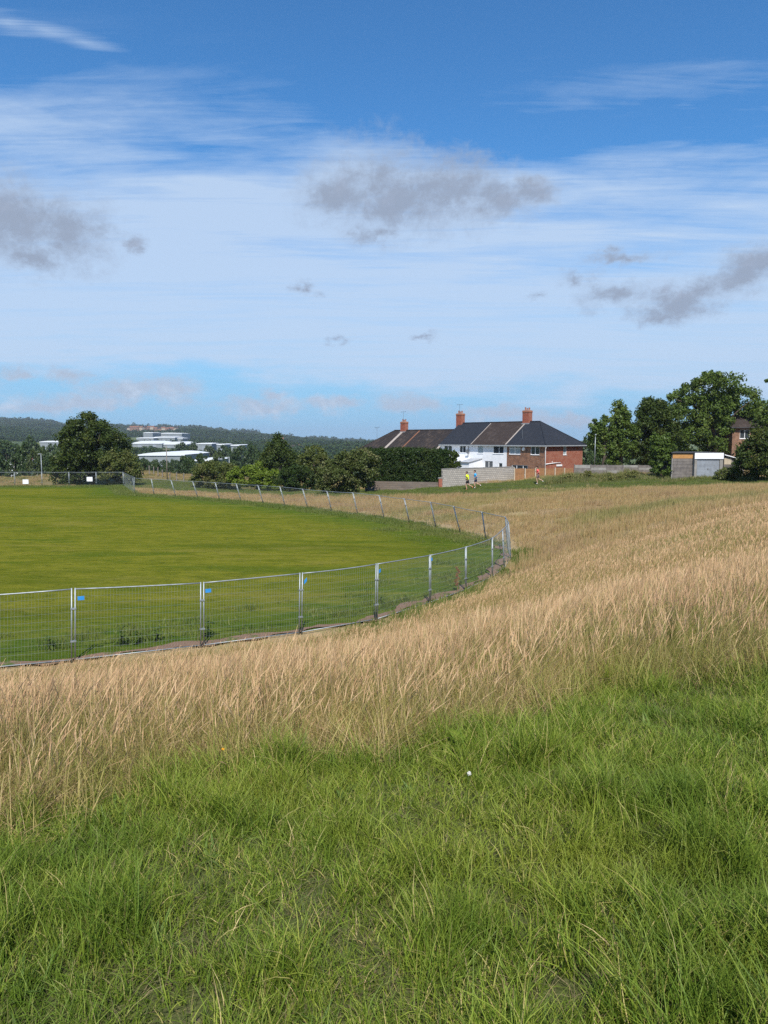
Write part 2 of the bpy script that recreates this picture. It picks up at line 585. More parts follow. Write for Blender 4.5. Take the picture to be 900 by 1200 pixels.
def signed_dist(x, y):
    """distance to the fence line, negative inside the playing field"""
    x, y = np.atleast_1d(x).astype(float), np.atleast_1d(y).astype(float)
    best = np.full(x.shape, 1e9)
    inside = np.zeros(x.shape, bool)
    n = len(POLY)
    for i in range(n):
        a, b = POLY[i], POLY[(i + 1) % n]
        e = b - a
        t = np.clip(((x - a[0]) * e[0] + (y - a[1]) * e[1]) / (e @ e), 0, 1)
        best = np.minimum(best, (x - a[0] - t * e[0]) ** 2 + (y - a[1] - t * e[1]) ** 2)
        cond = ((a[1] > y) != (b[1] > y))
        with np.errstate(divide='ignore', invalid='ignore'):
            xi = a[0] + (y - a[1]) * e[0] / (e[1] if e[1] != 0 else 1e-9)
        inside ^= cond & (x < xi)
    d = np.sqrt(best)
    return np.where(inside, -d, d)


# ------------------------------------------------------------------ terrain height
ctrl = [(0, 0, 0), (-2, 1, -.03), (2, 1, .02), (0, -8, .1), (-10, -8, -.3), (12, -8, .6), (-1.6, 3.0, -.08), (2.7, 5.2, .02), (-6, 2, -.35),
        (-14, 4, -1.6), (-30, 2, -3.2), (-30, -10, -1.5), (-60, 0, -4.0), (6, 8.5, .1), (12, 12, .25), (30, 10, 1.2), (60, 10, 2.0),
        (8, 20, -1.75), (15, 24, -.75), (13, 34, -2.2), (30, 34, -.5), (24, 48, -1.9), (60, 50, .2), (90, 80, -1.0), (40, -20, 1.5), (-40, -30, 0.0),
        (12, 44, -3.35), (12, 58, -3.4), (-6.4, 11, -2.75), (0, 14, -2.85), (-12, 11, -3.1), (4, 12, -1.35), (0, 8.5, -1.25), (-5, 6.5, -1.35), (-10, 15, -4.15), (-3, 18, -4.3), (1, 20, -4.35), (-8, 17.5, -4.45), (-15, 14, -4.2),
        (110, 120, -2.5), (-130, 40, -5), (-130, 110, -6)]
for (px, py, d) in [(553, 573, 76), (500, 573, 82), (470, 575, 84), (380, 577, 90), (300, 577, 97), (240, 574, 100), (645, 569, 76), (760, 561, 79), (890, 563, 72),
                    (860, 556, 80), (700, 556, 86), (560, 567, 88), (112, 571, 106), (30, 560, 112), (60, 552, 130), (10, 551, 130), (200, 565, 108), (215, 556, 125),
                    (180, 549, 125), (-60, 560, 112), (1000, 565, 72), (640, 561, 98), (425, 562, 125), (440, 572, 100)]:
    ctrl.append(tuple(P(px, py, d)))
for p in FENCE[::2] + back[::3]:
    ctrl.append((p[0], p[1], ZF))
for p in farleft:
    ctrl.append((p[0], p[1], ZF))
CT = np.array(ctrl, float)


def tps_kernel(r2):
    return np.where(r2 > 1e-9, 0.5 * r2 * np.log(np.maximum(r2, 1e-9)), 0.0)


_n = len(CT)
_A = np.zeros((_n + 3, _n + 3))
_dd = (CT[:, None, 0] - CT[None, :, 0]) ** 2 + (CT[:, None, 1] - CT[None, :, 1]) ** 2
_A[:_n, :_n] = tps_kernel(_dd) + np.eye(_n) * 2.0
_A[:_n, _n] = 1
_A[:_n, _n + 1:] = CT[:, :2]
_A[_n:, :_n] = _A[:_n, _n:].T
_W = np.linalg.solve(_A, np.concatenate([CT[:, 2], np.zeros(3)]))

RIDGE_PX = [-600, -200, 0, 40, 75, 110, 150, 185, 230, 260, 300, 330, 360, 400, 430, 500, 700, 1100, 1800]
RIDGE_PY = [494, 494, 495.5, 497, 500, 501, 503, 504, 505, 508, 511, 514.5, 517, 520, 521, 521, 519, 515, 514]


def far_height(x, y):
    d = np.hypot(x, y)
    azm = np.arctan2(x, y)
    px = 450 + FPX * np.tan(np.clip(azm, -1.2, 1.2))
    py = np.interp(px, RIDGE_PX, RIDGE_PY)
    cosa = np.cos(np.clip(azm, -1.2, 1.2))
    zr = CAMZ + (514 - py) / FPX * 3000 * cosa
    base = np.interp(d, [0, 120, 150, 250, 400, 600, 900, 1300, 9000], [-5, -5.5, -8, -14, -19, -18, -12, 1, 1])
    fr = np.interp(d, [0, 900, 1300, 2000, 2600, 3000, 3500, 9000], [0, 0, .16, .52, .88, 1, .85, .5])
    z = np.where(d < 900, base, -12 + (zr + 12) * fr)
    amp = np.interp(d, [120, 600, 2000, 2700, 3000], [0, 1.0, 5.0, 3.0, 0.6])
    z = z + amp * (np.sin(x / 130 + 1.3) * np.sin(y / 170) + 0.6 * np.sin(x / 47 + y / 61))
    return z


def raw_height(x, y):
    x, y = np.atleast_1d(x).astype(float), np.atleast_1d(y).astype(float)
    xc, yc = np.clip(x, -130, 130), np.clip(y, -35, 150)
    r2 = (xc[:, None] - CT[None, :, 0]) ** 2 + (yc[:, None] - CT[None, :, 1]) ** 2
    z = tps_kernel(r2) @ _W[:_n] + _W[_n] + _W[_n + 1] * xc + _W[_n + 2] * yc
    d = np.hypot(x, y)
    t = np.clip((d - 118) / 42, 0, 1)
    t = t * t * (3 - 2 * t)
    return z * (1 - t) + far_height(x, y) * t


def ground(x, y):
    """height of the turf, playing field included"""
    z = raw_height(x, y)
    s = signed_dist(x, y)
    t = np.clip((1.2 - s) / 1.6, 0, 1)
    t = t * t * (3 - 2 * t)
    # the bank outside is a little lumpy
    x, y = np.atleast_1d(x), np.atleast_1d(y)
    d = np.hypot(x, y)
    z = z + np.interp(d, [0, 3, 10, 60, 200], [0, .02, .06, .12, 0.3]) * (np.sin(x * 0.9 + 0.4 * y) * np.sin(y * 0.7 - 0.2 * x))
    return z * (1 - t) + ZF * t


def gz(x, y):
    return float(ground(np.array([x]), np.array([y]))[0])


def at_near(px, py):
    """ground point under a pixel close to the camera"""
    d = cam_dir(px, py)
    t = np.linspace(1, 14, 3000)
    pts_ = np.array([0, 0, CAMZ]) + d[None, :] * t[:, None]
    g_ = ground(pts_[:, 0], pts_[:, 1])
    k = int(np.argmax(pts_[:, 2] < g_ + .03))
    return np.array([pts_[k, 0], pts_[k, 1], g_[k]])


_edge = [at_near(*q)[:2] for q in ((0, 966), (80, 955), (170, 930), (250, 905), (330, 890), (400, 884), (460, 884), (520, 872), (580, 850), (650, 822), (720, 806), (800, 796), (900, 782))]
_l = _edge[0] - _edge[2]
_r = _edge[-1] - _edge[-4]
EDGE = np.array([_edge[0] + _l / np.linalg.norm(_l) * 12] + _edge + [_edge[-1] + _r / np.linalg.norm(_r) * 20])


def tall_side(x, y):
    """metres beyond the mown edge (positive: uncut grass)"""
    x, y = np.asarray(x, float), np.asarray(y, float)
    best = np.full(x.shape, 1e9)
    sgn = np.ones(x.shape)
    for a_, b_ in zip(EDGE[:-1], EDGE[1:]):
        e_ = b_ - a_
        t = np.clip(((x - a_[0]) * e_[0] + (y - a_[1]) * e_[1]) / (e_ @ e_), 0, 1)
        d2 = (x - a_[0] - t * e_[0]) ** 2 + (y - a_[1] - t * e_[1]) ** 2
        cr_ = e_[0] * (y - a_[1]) - e_[1] * (x - a_[0])
        k = d2 < best
        best = np.where(k, d2, best)
        sgn = np.where(k, np.sign(cr_), sgn)
    s = sgn * np.sqrt(best)
    return s + 0.07 * np.sin(x * 4.1 + y) + 0.05 * np.sin(x * 9.3 - y * 3)


PATH = np.array([P(150, 577, 104)[:2], P(300, 577, 94)[:2], P(420, 575, 84)[:2], P(553, 572, 76.5)[:2], P(632, 569, 77.5)[:2], P(760, 566, 73)[:2], P(950, 568, 67)[:2], P(1200, 572, 62)[:2]])


def path_dist(x, y):
    best = np.full(np.shape(x), 1e9)
    for a, b in zip(PATH[:-1], PATH[1:]):
        e = b - a
        t = np.clip(((x - a[0]) * e[0] + (y - a[1]) * e[1]) / (e @ e), 0, 1)
        best = np.minimum(best, np.hypot(x - a[0] - t * e[0], y - a[1] - t * e[1]))
    return best


def smooth01(v, a, b):
    t = np.clip((v - a) / (b - a), 0, 1)
    return t * t * (3 - 2 * t)


# the ground: one sheet out to the horizon
angs_ = np.concatenate([np.arange(-40, 40, 0.35), np.arange(40, 320, 3.0)])
angs_ = np.radians(angs_)
rad = np.concatenate([[0.0], np.geomspace(0.4, 6000, 300)])
na, nr_ = len(angs_), len(rad)
AA, RR = np.meshgrid(angs_, rad)
GX, GY = (RR * np.sin(AA)).ravel(), (RR * np.cos(AA)).ravel()
GZ = np.concatenate([ground(GX[i:i + 20000], GY[i:i + 20000]) for i in range(0, len(GX), 20000)])
GS = np.concatenate([signed_dist(GX[i:i + 20000], GY[i:i + 20000]) for i in range(0, len(GX), 20000)])
GZ = GZ - 0.25 * smooth01(-GS, 0.3, 2.0)
ii = np.arange(nr_ - 1)[:, None] * na
jj = np.arange(na)[None, :]
j2 = (np.arange(na)[None, :] + 1) % na
faces = np.stack([ii + jj, ii + na + jj, ii + na + j2, ii + j2], -1).reshape(-1, 4)
me = np_mesh('ground', np.stack([GX, GY, GZ], 1), faces[:, ::-1].ravel(), 4)
ts = tall_side(GX, GY)
dist = np.hypot(GX, GY)
pdist = path_dist(GX, GY)
straw = smooth01(ts, -0.05, 0.25) * smooth01(pdist, 6.0, 10.0)
straw = straw * (1 - 0.55 * smooth01(GY, 96, 104)) * (1 - smooth01(dist, 160, 260))
attr(me, 'straw', 'FLOAT', straw.astype(np.float32))
attr(me, 'farland', 'FLOAT', smooth01(dist, 170, 300).astype(np.float32))
m, h, out = newmat('turf_ground')
pos = wpos(h)
n1 = h.noise(pos, 0.35, 6, 0.6)
n2 = h.noise(pos, 7.0, 5, 0.65)
n3 = h.noise(pos, 0.012, 5, 0.6)
green = h.mix(n2, (0.050, 0.062, 0.020), (0.095, 0.100, 0.036))
green = h.mix(h.smooth(n2, 0.60, 0.72), green, (0.15, 0.115, 0.070))
strawc = h.mix(n2, (0.25, 0.185, 0.098), (0.35, 0.260, 0.140))
strawc = h.mix(h.smooth(n1, 0.52, 0.70), strawc, (0.24, 0.22, 0.075))
a = h.new('ShaderNodeAttribute', attribute_name='straw')
c = h.mix(a.outputs['Fac'], green, strawc)
farc = h.mix(h.smooth(n3, 0.45, 0.6), (0.055, 0.080, 0.025), (0.125, 0.145, 0.05))
a = h.new('ShaderNodeAttribute', attribute_name='farland')
c = h.mix(a.outputs['Fac'], c, farc)
principled(h, out, c, 0.95, 0, bump(h, n2, 0.06, 0.7), 0.1)
g = link('ground', me, M['turf_ground'], None, True)
g['kind'] = 'structure'
g['label'] = 'uneven grassy bank and open land rolling down to the valley'

# the playing field: a level sheet of turf inside the fence
poly3 = resample([np.array([p[0], p[1], ZF]) for p in np.vstack([POLY, POLY[:1]])], 0.7)[:-1]
cen = np.array([-25.0, 55.0, ZF])
tt = np.concatenate([np.linspace(0, .8, 22), np.linspace(.82, .995, 26)])
FV = np.concatenate([cen + t * (poly3 - cen) for t in tt])
nb = len(poly3)
FV[:, 2] = ZF + 0.02 + 0.015 * np.sin(FV[:, 0] * 0.8) * np.sin(FV[:, 1] * 0.6)
ii = np.arange(len(tt) - 1)[:, None] * nb
jj = np.arange(nb)[None, :]
j2 = (jj + 1) % nb
faces = np.stack([ii + jj, ii + nb + jj, ii + nb + j2, ii + j2], -1).reshape(-1, 4)
me = np_mesh('playing_field', FV, faces.ravel(), 4)
edge = -signed_dist(FV[:, 0], FV[:, 1])
attr(me, 'edge', 'FLOAT', edge.astype(np.float32))
m, h, out = newmat('field_turf')
pos = wpos(h)
big = h.noise(h.vmath('MULTIPLY', pos, (0.5, 1.6, 1)), 0.10, 5, 0.6, 0.4)
mid = h.noise(h.vmath('MULTIPLY', pos, (0.6, 1.4, 1)), 0.9, 6, 0.65)
fine = h.noise(pos, 14.0, 4, 0.6)
ea = h.new('ShaderNodeAttribute', attribute_name='edge').outputs['Fac']
en = h.math('ADD', ea, h.math('MULTIPLY', h.math('SUBTRACT', mid, 0.5), 9.0))
gold = h.mix(h.smooth(mid, .35, .65), (0.172, 0.170, 0.020), (0.112, 0.128, 0.013))
lush = h.mix(h.smooth(mid, .35, .65), (0.055, 0.100, 0.012), (0.115, 0.145, 0.024))
c = h.mix(h.smooth(en, 1.5, 7.0), lush, gold)
c = h.mix(h.math('MULTIPLY', h.smooth(big, 0.52, 0.66), 0.6), c, (0.070, 0.095, 0.010))
c = h.mix(h.math('MULTIPLY', h.smooth(fine, 0.5, 0.75), 0.45), c, (0.055, 0.070, 0.012))
st = h.noise(h.vmath('MULTIPLY', pos, (0.22, 1.0, 1)), 0.55, 5, 0.6, 0.6)
c = h.mix(h.math('MULTIPLY', h.smooth(st, 0.54, 0.63), 0.65), c, (0.070, 0.105, 0.011))
c = h.mix(h.math('MULTIPLY', h.smooth(st, 0.44, 0.34), 0.4), c, (0.205, 0.180, 0.040))
vf = h.noise(h.vmath('MULTIPLY', pos, (0.7, 1.8, 1)), 3.2, 6, 0.7, 0.3)
c = h.mix(h.math('MULTIPLY', h.smooth(vf, 0.52, 0.66), 0.6), c, (0.040, 0.055, 0.008))
c = h.mix(h.math('MULTIPLY', h.smooth(vf, 0.46, 0.34), 0.35), c, (0.17, 0.165, 0.045))
principled(h, out, c, 1.0, 0, bump(h, h.math('ADD', fine, vf), 0.08, 0.9), 0.0)
o = link('playing_field', me, M['field_turf'], None, True)
# make sure the sheet faces up
if o.data.polygons[nb * 5].normal.z < 0:
    o.data.flip_normals()
o['kind'] = 'structure'
o['label'] = 'level yellow-green playing field inside the wire fence'

# bare trodden strip just inside the near fence
strip_c = resample(near + list(curve[:10]), 0.3)
SV, SF = [], []
for i, p in enumerate(strip_c):
    t = strip_c[min(i + 1, len(strip_c) - 1)] - strip_c[max(i - 1, 0)]
    nrm = np.array([-t[1], t[0], 0]) / np.linalg.norm(t[:2])
    k = min(1.0, max(0.25, (len(strip_c) - i) / 60))
    w0 = 0.10 + 0.13 * math.sin(i * 0.37) + 0.10 * math.sin(i * 1.3 + 1) + rng.uniform(-.05, .05)
    w1 = (0.52 + 0.16 * math.sin(i * 0.21 + 2) + 0.15 * math.sin(i * 0.83) + rng.uniform(-.08, .08)) * k
    for q in (w0, w0 * .6 + w1 * .4, max(w1, w0 + .06)):
        SV.append(p + nrm * q + np.array([0, 0, 0.045]))
for i in range(len(strip_c) - 1):
    for q in (0, 1):
        SF.append((i * 3 + q, i * 3 + 3 + q, i * 3 + 4 + q, i * 3 + 1 + q))
mb = MB()
mb.add(SV, SF)
m, h, out = newmat('bare_soil')
pos = wpos(h)
n = h.noise(pos, 2.5, 7, 0.7)
c = h.mix(n, (0.24, 0.155, 0.105), (0.15, 0.095, 0.065))
c = h.mix(h.smooth(h.noise(pos, 1.1, 4, 0.6), 0.56, 0.66), c, (0.08, 0.11, 0.025))
principled(h, out, c, 0.95, 0, bump(h, n, 0.05, 0.8), 0.1)
o = mb.build('dirt_path', M['bare_soil'], None, True)
if o.data.polygons[20].normal.z < 0:
    o.data.flip_normals()
o['kind'] = 'structure'
o['label'] = 'narrow bare soil strip along the foot of the wire fence'

# ------------------------------------------------------------------ grass


def blade_mesh(name, mat, nblade, spread, hmin, hmax, wid, lean, curl, seg=3, wind=(0, 0), head=None, seed=1, flop=0.0):
    """a tuft of curved tapering blades; head=(share of height, width) gives seed heads"""
    r = np.random.default_rng(seed)
    V, F, RN, HT, KD = [], [], [], [], []
    for b in range(nblade):
        ang_ = r.uniform(0, 2 * math.pi)
        rad_ = spread * math.sqrt(r.uniform())
        base = np.array([rad_ * math.cos(ang_), rad_ * math.sin(ang_), -0.02])
        hgt = r.uniform(hmin, hmax)
        la = r.uniform(0, 2 * math.pi)
        if r.uniform() < flop:
            l = lean * 3.5
            hgt *= 0.8
        else:
            l = lean * r.uniform(0.3, 1.3)
        ld = np.array([math.cos(la), math.sin(la), 0]) * l + np.array([wind[0], wind[1], 0])
        fa = r.uniform(0, math.pi)
        side = np.array([math.cos(fa), math.sin(fa), 0])
        rn = r.uniform()
        wb = wid * r.uniform(0.7, 1.3)
        isstem = head is not None and r.uniform() < head[2]
        nseg = seg + (2 if isstem else 0)
        o = len(V)
        for i in range(nseg + 1):
            t = i / nseg
            if isstem:
                t = [0, .35, .65, 1 - head[0], 1 - head[0] * .45, 1.0][min(i, 5)] if nseg == 5 else t
            p = base + np.array([0, 0, hgt * t * (1 - 0.25 * curl * t)]) + ld * hgt * (t ** (1.4 + curl))
            if isstem:
                ww = wb * 0.45 if t < 1 - head[0] + 1e-6 else (head[1] if t < 0.99 else head[1] * .25)
                kd = 1.0 if t > 1 - head[0] - 1e-6 else 0.5
            else:
                ww = wb * (1 - t) ** 0.7 if t < 1 else 0.0005
                kd = 0.0
            V += [p - side * ww / 2, p + side * ww / 2]
            RN += [rn, rn]
            HT += [t, t]
            KD += [kd, kd]
        for i in range(nseg):
            F += [o + 2 * i, o + 2 * i + 1, o + 2 * i + 3, o + 2 * i + 2]
    me = np_mesh(name, np.array(V), np.array(F), 4)
    attr(me, 'rnd', 'FLOAT', np.array(RN, np.float32))
    attr(me, 'high', 'FLOAT', np.array(HT, np.float32))
    attr(me, 'head', 'FLOAT', np.array(KD, np.float32))
    me.materials.append(mat)
    return me


def collection(name, meshes):
    c = bpy.data.collections.new(name)       # prototypes only; never linked to the scene
    for i, me in enumerate(meshes):
        o = bpy.data.objects.new('%s_%02d' % (name, i), me)
        c.objects.link(o)
    return c


def scatter(name, pts, rots, scl, idx, coll, label):
    me = bpy.data.meshes.new(name)
    n = len(pts)
    me.vertices.add(n)
    me.vertices.foreach_set('co', np.asarray(pts, np.float32).ravel())
    attr(me, 'rot', 'FLOAT_VECTOR', np.asarray(rots, np.float32))
    attr(me, 'scl', 'FLOAT_VECTOR', np.asarray(scl, np.float32))
    attr(me, 'idx', 'INT', np.asarray(idx, np.int32))
    o = bpy.data.objects.new(name, me)
    COL.objects.link(o)
    ng = bpy.data.node_groups.new(name + '_nodes', 'GeometryNodeTree')
    ng.interface.new_socket('Geometry', in_out='INPUT', socket_type='NodeSocketGeometry')
    ng.interface.new_socket('Geometry', in_out='OUTPUT', socket_type='NodeSocketGeometry')
    gi, go = ng.nodes.new('NodeGroupInput'), ng.nodes.new('NodeGroupOutput')
    iop = ng.nodes.new('GeometryNodeInstanceOnPoints')
    ci = ng.nodes.new('GeometryNodeCollectionInfo')
    ci.inputs['Collection'].default_value = coll
    ci.inputs['Separate Children'].default_value = True
    ci.inputs['Reset Children'].default_value = True
    L = ng.links.new
    L(gi.outputs[0], iop.inputs['Points'])
    L(ci.outputs[0], iop.inputs['Instance'])
    iop.inputs['Pick Instance'].default_value = True
    for nm, ty, sock in (('idx', 'INT', 'Instance Index'), ('rot', 'FLOAT_VECTOR', 'Rotation'), ('scl', 'FLOAT_VECTOR', 'Scale')):
        na_ = ng.nodes.new('GeometryNodeInputNamedAttribute')
        na_.data_type = ty
        na_.inputs['Name'].default_value = nm
        src = na_.outputs['Attribute']
        L(src, iop.inputs[sock])
    L(iop.outputs[0], go.inputs[0])
    md = o.modifiers.new('scatter', 'NODES')
    md.node_group = ng
    o['kind'] = 'stuff'
    o['label'] = label
    return o


def grassmat(name, cols, patchcol, headcols=None, trans=0.35, pscale=0.5, patch2=None, gloss=0.02):
    m, h, out = newmat(name)
    rn = h.new('ShaderNodeAttribute', attribute_name='rnd').outputs['Fac']
    inst = h.new('ShaderNodeObjectInfo').outputs['Random']
    pos = wpos(h)
    n = h.noise(pos, pscale, 4, 0.6)
    v = h.math('FRACT', h.math('ADD', rn, inst))
    ramp = h.new('ShaderNodeValToRGB')
    el_ = ramp.color_ramp.elements
    while len(el_) < len(cols):
        el_.new(0.5)
    for i, (p, c) in enumerate(cols):
        el_[i].position = p
        el_[i].color = c + (1,)
    h.link(v, ramp.inputs[0])
    col = h.mix(h.math('MULTIPLY', h.smooth(n, 0.46, 0.66), 0.75), ramp.outputs[0], patchcol)
    if patch2:
        nb_ = h.noise(h.vmath('MULTIPLY', pos, (0.5, 1.2, 1.0)), pscale * 0.35, 4, 0.6)
        col = h.mix(h.math('MULTIPLY', h.smooth(nb_, 0.50, 0.66), 0.7), col, patch2)
    if headcols:
        hd = h.new('ShaderNodeAttribute', attribute_name='head').outputs['Fac']
        hc = h.mix(v, headcols[0], headcols[1])
        hc = h.mix(h.math('MULTIPLY', h.smooth(n, 0.5, 0.7), 0.5), hc, headcols[2])
        col = h.mix(h.smooth(hd, 0.6, 0.95), col, hc)
    d = h.new('ShaderNodeBsdfDiffuse')
    h.link(col, d.inputs['Color'])
    t = h.new('ShaderNodeBsdfTranslucent')
    h.link(col, t.inputs['Color'])
    mx = h.new('ShaderNodeMixShader')
    mx.inputs[0].default_value = trans
    h.link(d.outputs[0], mx.inputs[1])
    h.link(t.outputs[0], mx.inputs[2])
    g_ = h.new('ShaderNodeBsdfGlossy')
    g_.inputs['Roughness'].default_value = 0.6
    m2 = h.new('ShaderNodeMixShader')
    m2.inputs[0].default_value = gloss
    h.link(mx.outputs[0], m2.inputs[1])
    h.link(g_.outputs[0], m2.inputs[2])
    h.link(m2.outputs[0], out.inputs['Surface'])
    return m


grassmat('grass_green', [(0.0, (0.083, 0.142, 0.013)), (0.35, (0.154, 0.222, 0.021)), (0.65, (0.226, 0.295, 0.032)), (0.90, (0.309, 0.340, 0.057)), (0.95, (0.499, 0.385, 0.152)), (1.0, (0.570, 0.454, 0.209))],
         (0.102, 0.175, 0.017), None, 0.28, 1.3, (0.244, 0.278, 0.032))
grassmat('grass_straw', [(0.0, (0.360, 0.276, 0.100)), (0.4, (0.442, 0.325, 0.139)), (0.7, (0.279, 0.289, 0.081)), (1.0, (0.504, 0.375, 0.185))],
         (0.261, 0.273, 0.072), ((0.523, 0.322, 0.169), (0.649, 0.455, 0.253), (0.405, 0.227, 0.127)), 0.30, 0.55, (0.244, 0.267, 0.067))
grassmat('grass_lower', [(0.0, (0.226, 0.254, 0.047)), (0.4, (0.338, 0.319, 0.081)), (0.7, (0.512, 0.384, 0.153)), (1.0, (0.594, 0.448, 0.202))],
         (0.255, 0.279, 0.051), None, 0.32, 0.7)
grassmat('grass_far', [(0.0, (0.355, 0.246, 0.106)), (0.5, (0.470, 0.324, 0.160)), (1.0, (0.293, 0.254, 0.082))],
         (0.373, 0.250, 0.139), ((0.418, 0.289, 0.160), (0.488, 0.346, 0.192), (0.355, 0.246, 0.134)), 0.35, 0.30, (0.230, 0.233, 0.070))
grassmat('grass_verge', [(0.0, (0.085, 0.130, 0.020)), (0.6, (0.15, 0.195, 0.034)), (1.0, (0.25, 0.25, 0.07))],
         (0.11, 0.155, 0.026), None, 0.35, 0.35, (0.20, 0.21, 0.055))

WIND = (0.10, 0.03)
c_green = collection('green_tuft', [blade_mesh('green_tuft', M['grass_green'], 28, 0.065, 0.06, 0.20, 0.0046, 0.50, 0.9, 3, (0.05, 0.0), None, s) for s in range(4)]
                     + [blade_mesh('green_tuft', M['grass_green'], 32, 0.05, 0.14, 0.30, 0.0050, 0.50, 0.9, 4, (0.06, 0.0), None, 40 + s) for s in range(3)])
grassmat('grass_litter', [(0.0, (0.170, 0.128, 0.068)), (0.35, (0.289, 0.230, 0.120)), (0.6, (0.102, 0.140, 0.028)), (1.0, (0.145, 0.178, 0.040))],
         (0.111, 0.145, 0.028), None, 0.35, 1.1)
c_thatch = collection('thatch_tuft', [blade_mesh('thatch_tuft', M['grass_litter'], 34, 0.10, 0.03, 0.09, 0.0042, 1.6, 0.9, 3, (0.0, 0.0), None, 60 + s) for s in range(4)])
grassmat('rosette_leaf', [(0.0, (0.10, 0.17, 0.035)), (0.6, (0.15, 0.22, 0.045)), (1.0, (0.20, 0.25, 0.07))], (0.12, 0.19, 0.04), None, 0.3, 2.0)
c_ros = collection('rosette', [blade_mesh('rosette', M['rosette_leaf'], 11, 0.02, 0.05, 0.10, 0.024, 1.5, 0.6, 4, (0, 0), None, 20 + s) for s in range(3)])
c_straw = collection('straw_tuft', [blade_mesh('straw_tuft', M['grass_straw'], 18, 0.12, 0.34, 0.66, 0.0032, 0.24, 0.6, 4, WIND, (0.19, 0.0052, 0.66), s, 0.06) for s in range(6)])
c_lower = collection('lower_tuft', [blade_mesh('lower_tuft', M['grass_lower'], 24, 0.10, 0.15, 0.42, 0.0050, 0.36, 0.8, 3, (0.08, 0.0), None, 80 + s, 0.14) for s in range(4)])
grassmat('straw_dead', [(0.0, (0.270, 0.176, 0.080)), (0.5, (0.432, 0.308, 0.152)), (1.0, (0.522, 0.396, 0.216))], (0.360, 0.246, 0.120), None, 0.25, 1.5)
c_flat = collection('flat_tuft', [blade_mesh('flat_tuft', M['straw_dead'], 22, 0.12, 0.10, 0.30, 0.0040, 1.1, 0.5, 3, (0.1, -0.1), None, 300 + s) for s in range(3)])
c_mid = collection('mid_tuft', [blade_mesh('mid_tuft', M['grass_straw'], 26, 0.22, 0.32, 0.62, 0.0075, 0.22, 0.5, 3, WIND, (0.198, 0.012, 0.560), s, 0.05) for s in range(4)])
c_far = collection('far_tuft', [blade_mesh('far_tuft', M['grass_far'], 40, 0.55, 0.30, 0.62, 0.024, 0.17, 0.5, 2, WIND, None, s) for s in range(4)])
grassmat('weeds_rough', [(0.0, (0.10, 0.135, 0.030)), (0.5, (0.20, 0.215, 0.06)), (1.0, (0.40, 0.32, 0.16))],
         (0.14, 0.17, 0.04), None, 0.35, 0.5)
c_rough = collection('rough_tuft', [blade_mesh('rough_tuft', M['weeds_rough'], 36, 0.4, 0.4, 1.15, 0.035, 0.22, 0.6, 3, (0.05, 0), None, s) for s in range(4)])
c_verge = collection('verge_tuft', [blade_mesh('verge_tuft', M['grass_verge'], 40, 0.35, 0.08, 0.26, 0.018, 0.3, 0.8, 2, (0.04, 0), None, s) for s in range(4)])


def sample_wedge(d0, d1, dens, margin=60, pad=1.0):
    """random ground points inside the picture's wedge between two depths"""
    area_x = (450 + margin) / FPX
    wmax = area_x * d1 * 1.06 + pad
    n = int(2 * wmax * (d1 - d0) * dens)
    y = rng.uniform(d0, d1, n)
    x = rng.uniform(-wmax, wmax, n)
    k = np.abs(x) < (area_x * 1.06 * y + pad)
    return x[k], y[k]


def chunked(fn, x, y, n=20000):
    return np.concatenate([fn(x[i:i + n], y[i:i + n]) for i in range(0, len(x), n)]) if len(x) else np.zeros(0)


def vnoise(x, y, s):
    return np.sin(x * s + 1.7 * np.sin(y * s * 0.8)) * np.sin(y * s * 1.1 + 1.3 * np.sin(x * s * 0.6))


def spread(name, x, y, coll, nidx, smin, smax, label, zfac=None, tilt=0.12, idxs=None, lowidx=0):
    z = chunked(ground, x, y)
    n = len(x)
    s = rng.uniform(smin, smax, n)
    zs = s if zfac is None else s * zfac
    rots = np.stack([rng.normal(0, tilt, n), rng.normal(0, tilt, n), rng.uniform(-0.5, 0.5, n) if tilt < 0.1 else rng.uniform(0, 6.28, n)], 1)
    idx = rng.integers(lowidx, nidx, n) if idxs is None else idxs
    return scatter(name, np.stack([x, y, z], 1), rots, np.stack([s, s, zs], 1), idx, coll, label)


# mown foreground
x, y = sample_wedge(1.0, 9.0, 600, 60, 0.8)
t_ = tall_side(x, y)
keep = (t_ < 0.10) & (rng.uniform(size=len(x)) < np.interp(np.hypot(x, y), [0, 4, 6, 9], [1, 0.85, 0.6, 0.4]))
clump = vnoise(x, y, 3.1) * 0.5 + vnoise(x + 5, y, 7.7) * 0.5
keep &= rng.uniform(size=len(x)) < np.clip(0.9 + 0.6 * clump, 0.42, 1)
bald = np.hypot(x - P(665, 1188, 1.95)[0], (y - 1.95) * 1.2) < 0.10
keep &= ~bald
x, y, clump = x[keep], y[keep], clump[keep]
for (tx_, ty_, tr_) in ((640, 888, .16), (618, 896, .10), (830, 1010, .14), (520, 1120, .13), (120, 1090, .14), (330, 900, .10)):
    q_ = at_near(tx_, ty_)
    aa_, rr2 = rng.uniform(0, 6.28, 34), tr_ * np.sqrt(rng.uniform(size=34))
    x, y, clump = np.append(x, q_[0] + rr2 * np.cos(aa_)), np.append(y, q_[1] + rr2 * np.sin(aa_)), np.append(clump, np.full(34, .95))
big = (clump > 0.28) & (rng.uniform(size=len(x)) < 0.5)
idx = np.where(big, rng.integers(4, 7, len(x)), rng.integers(0, 4, len(x)))
spread('mown_grass', x, y, c_green, 7, 0.65, 1.15, 'rough green grass of the mown foreground', idxs=idx, tilt=0.2, zfac=np.clip(0.85 + 0.45 * clump, 0.5, 1.4))

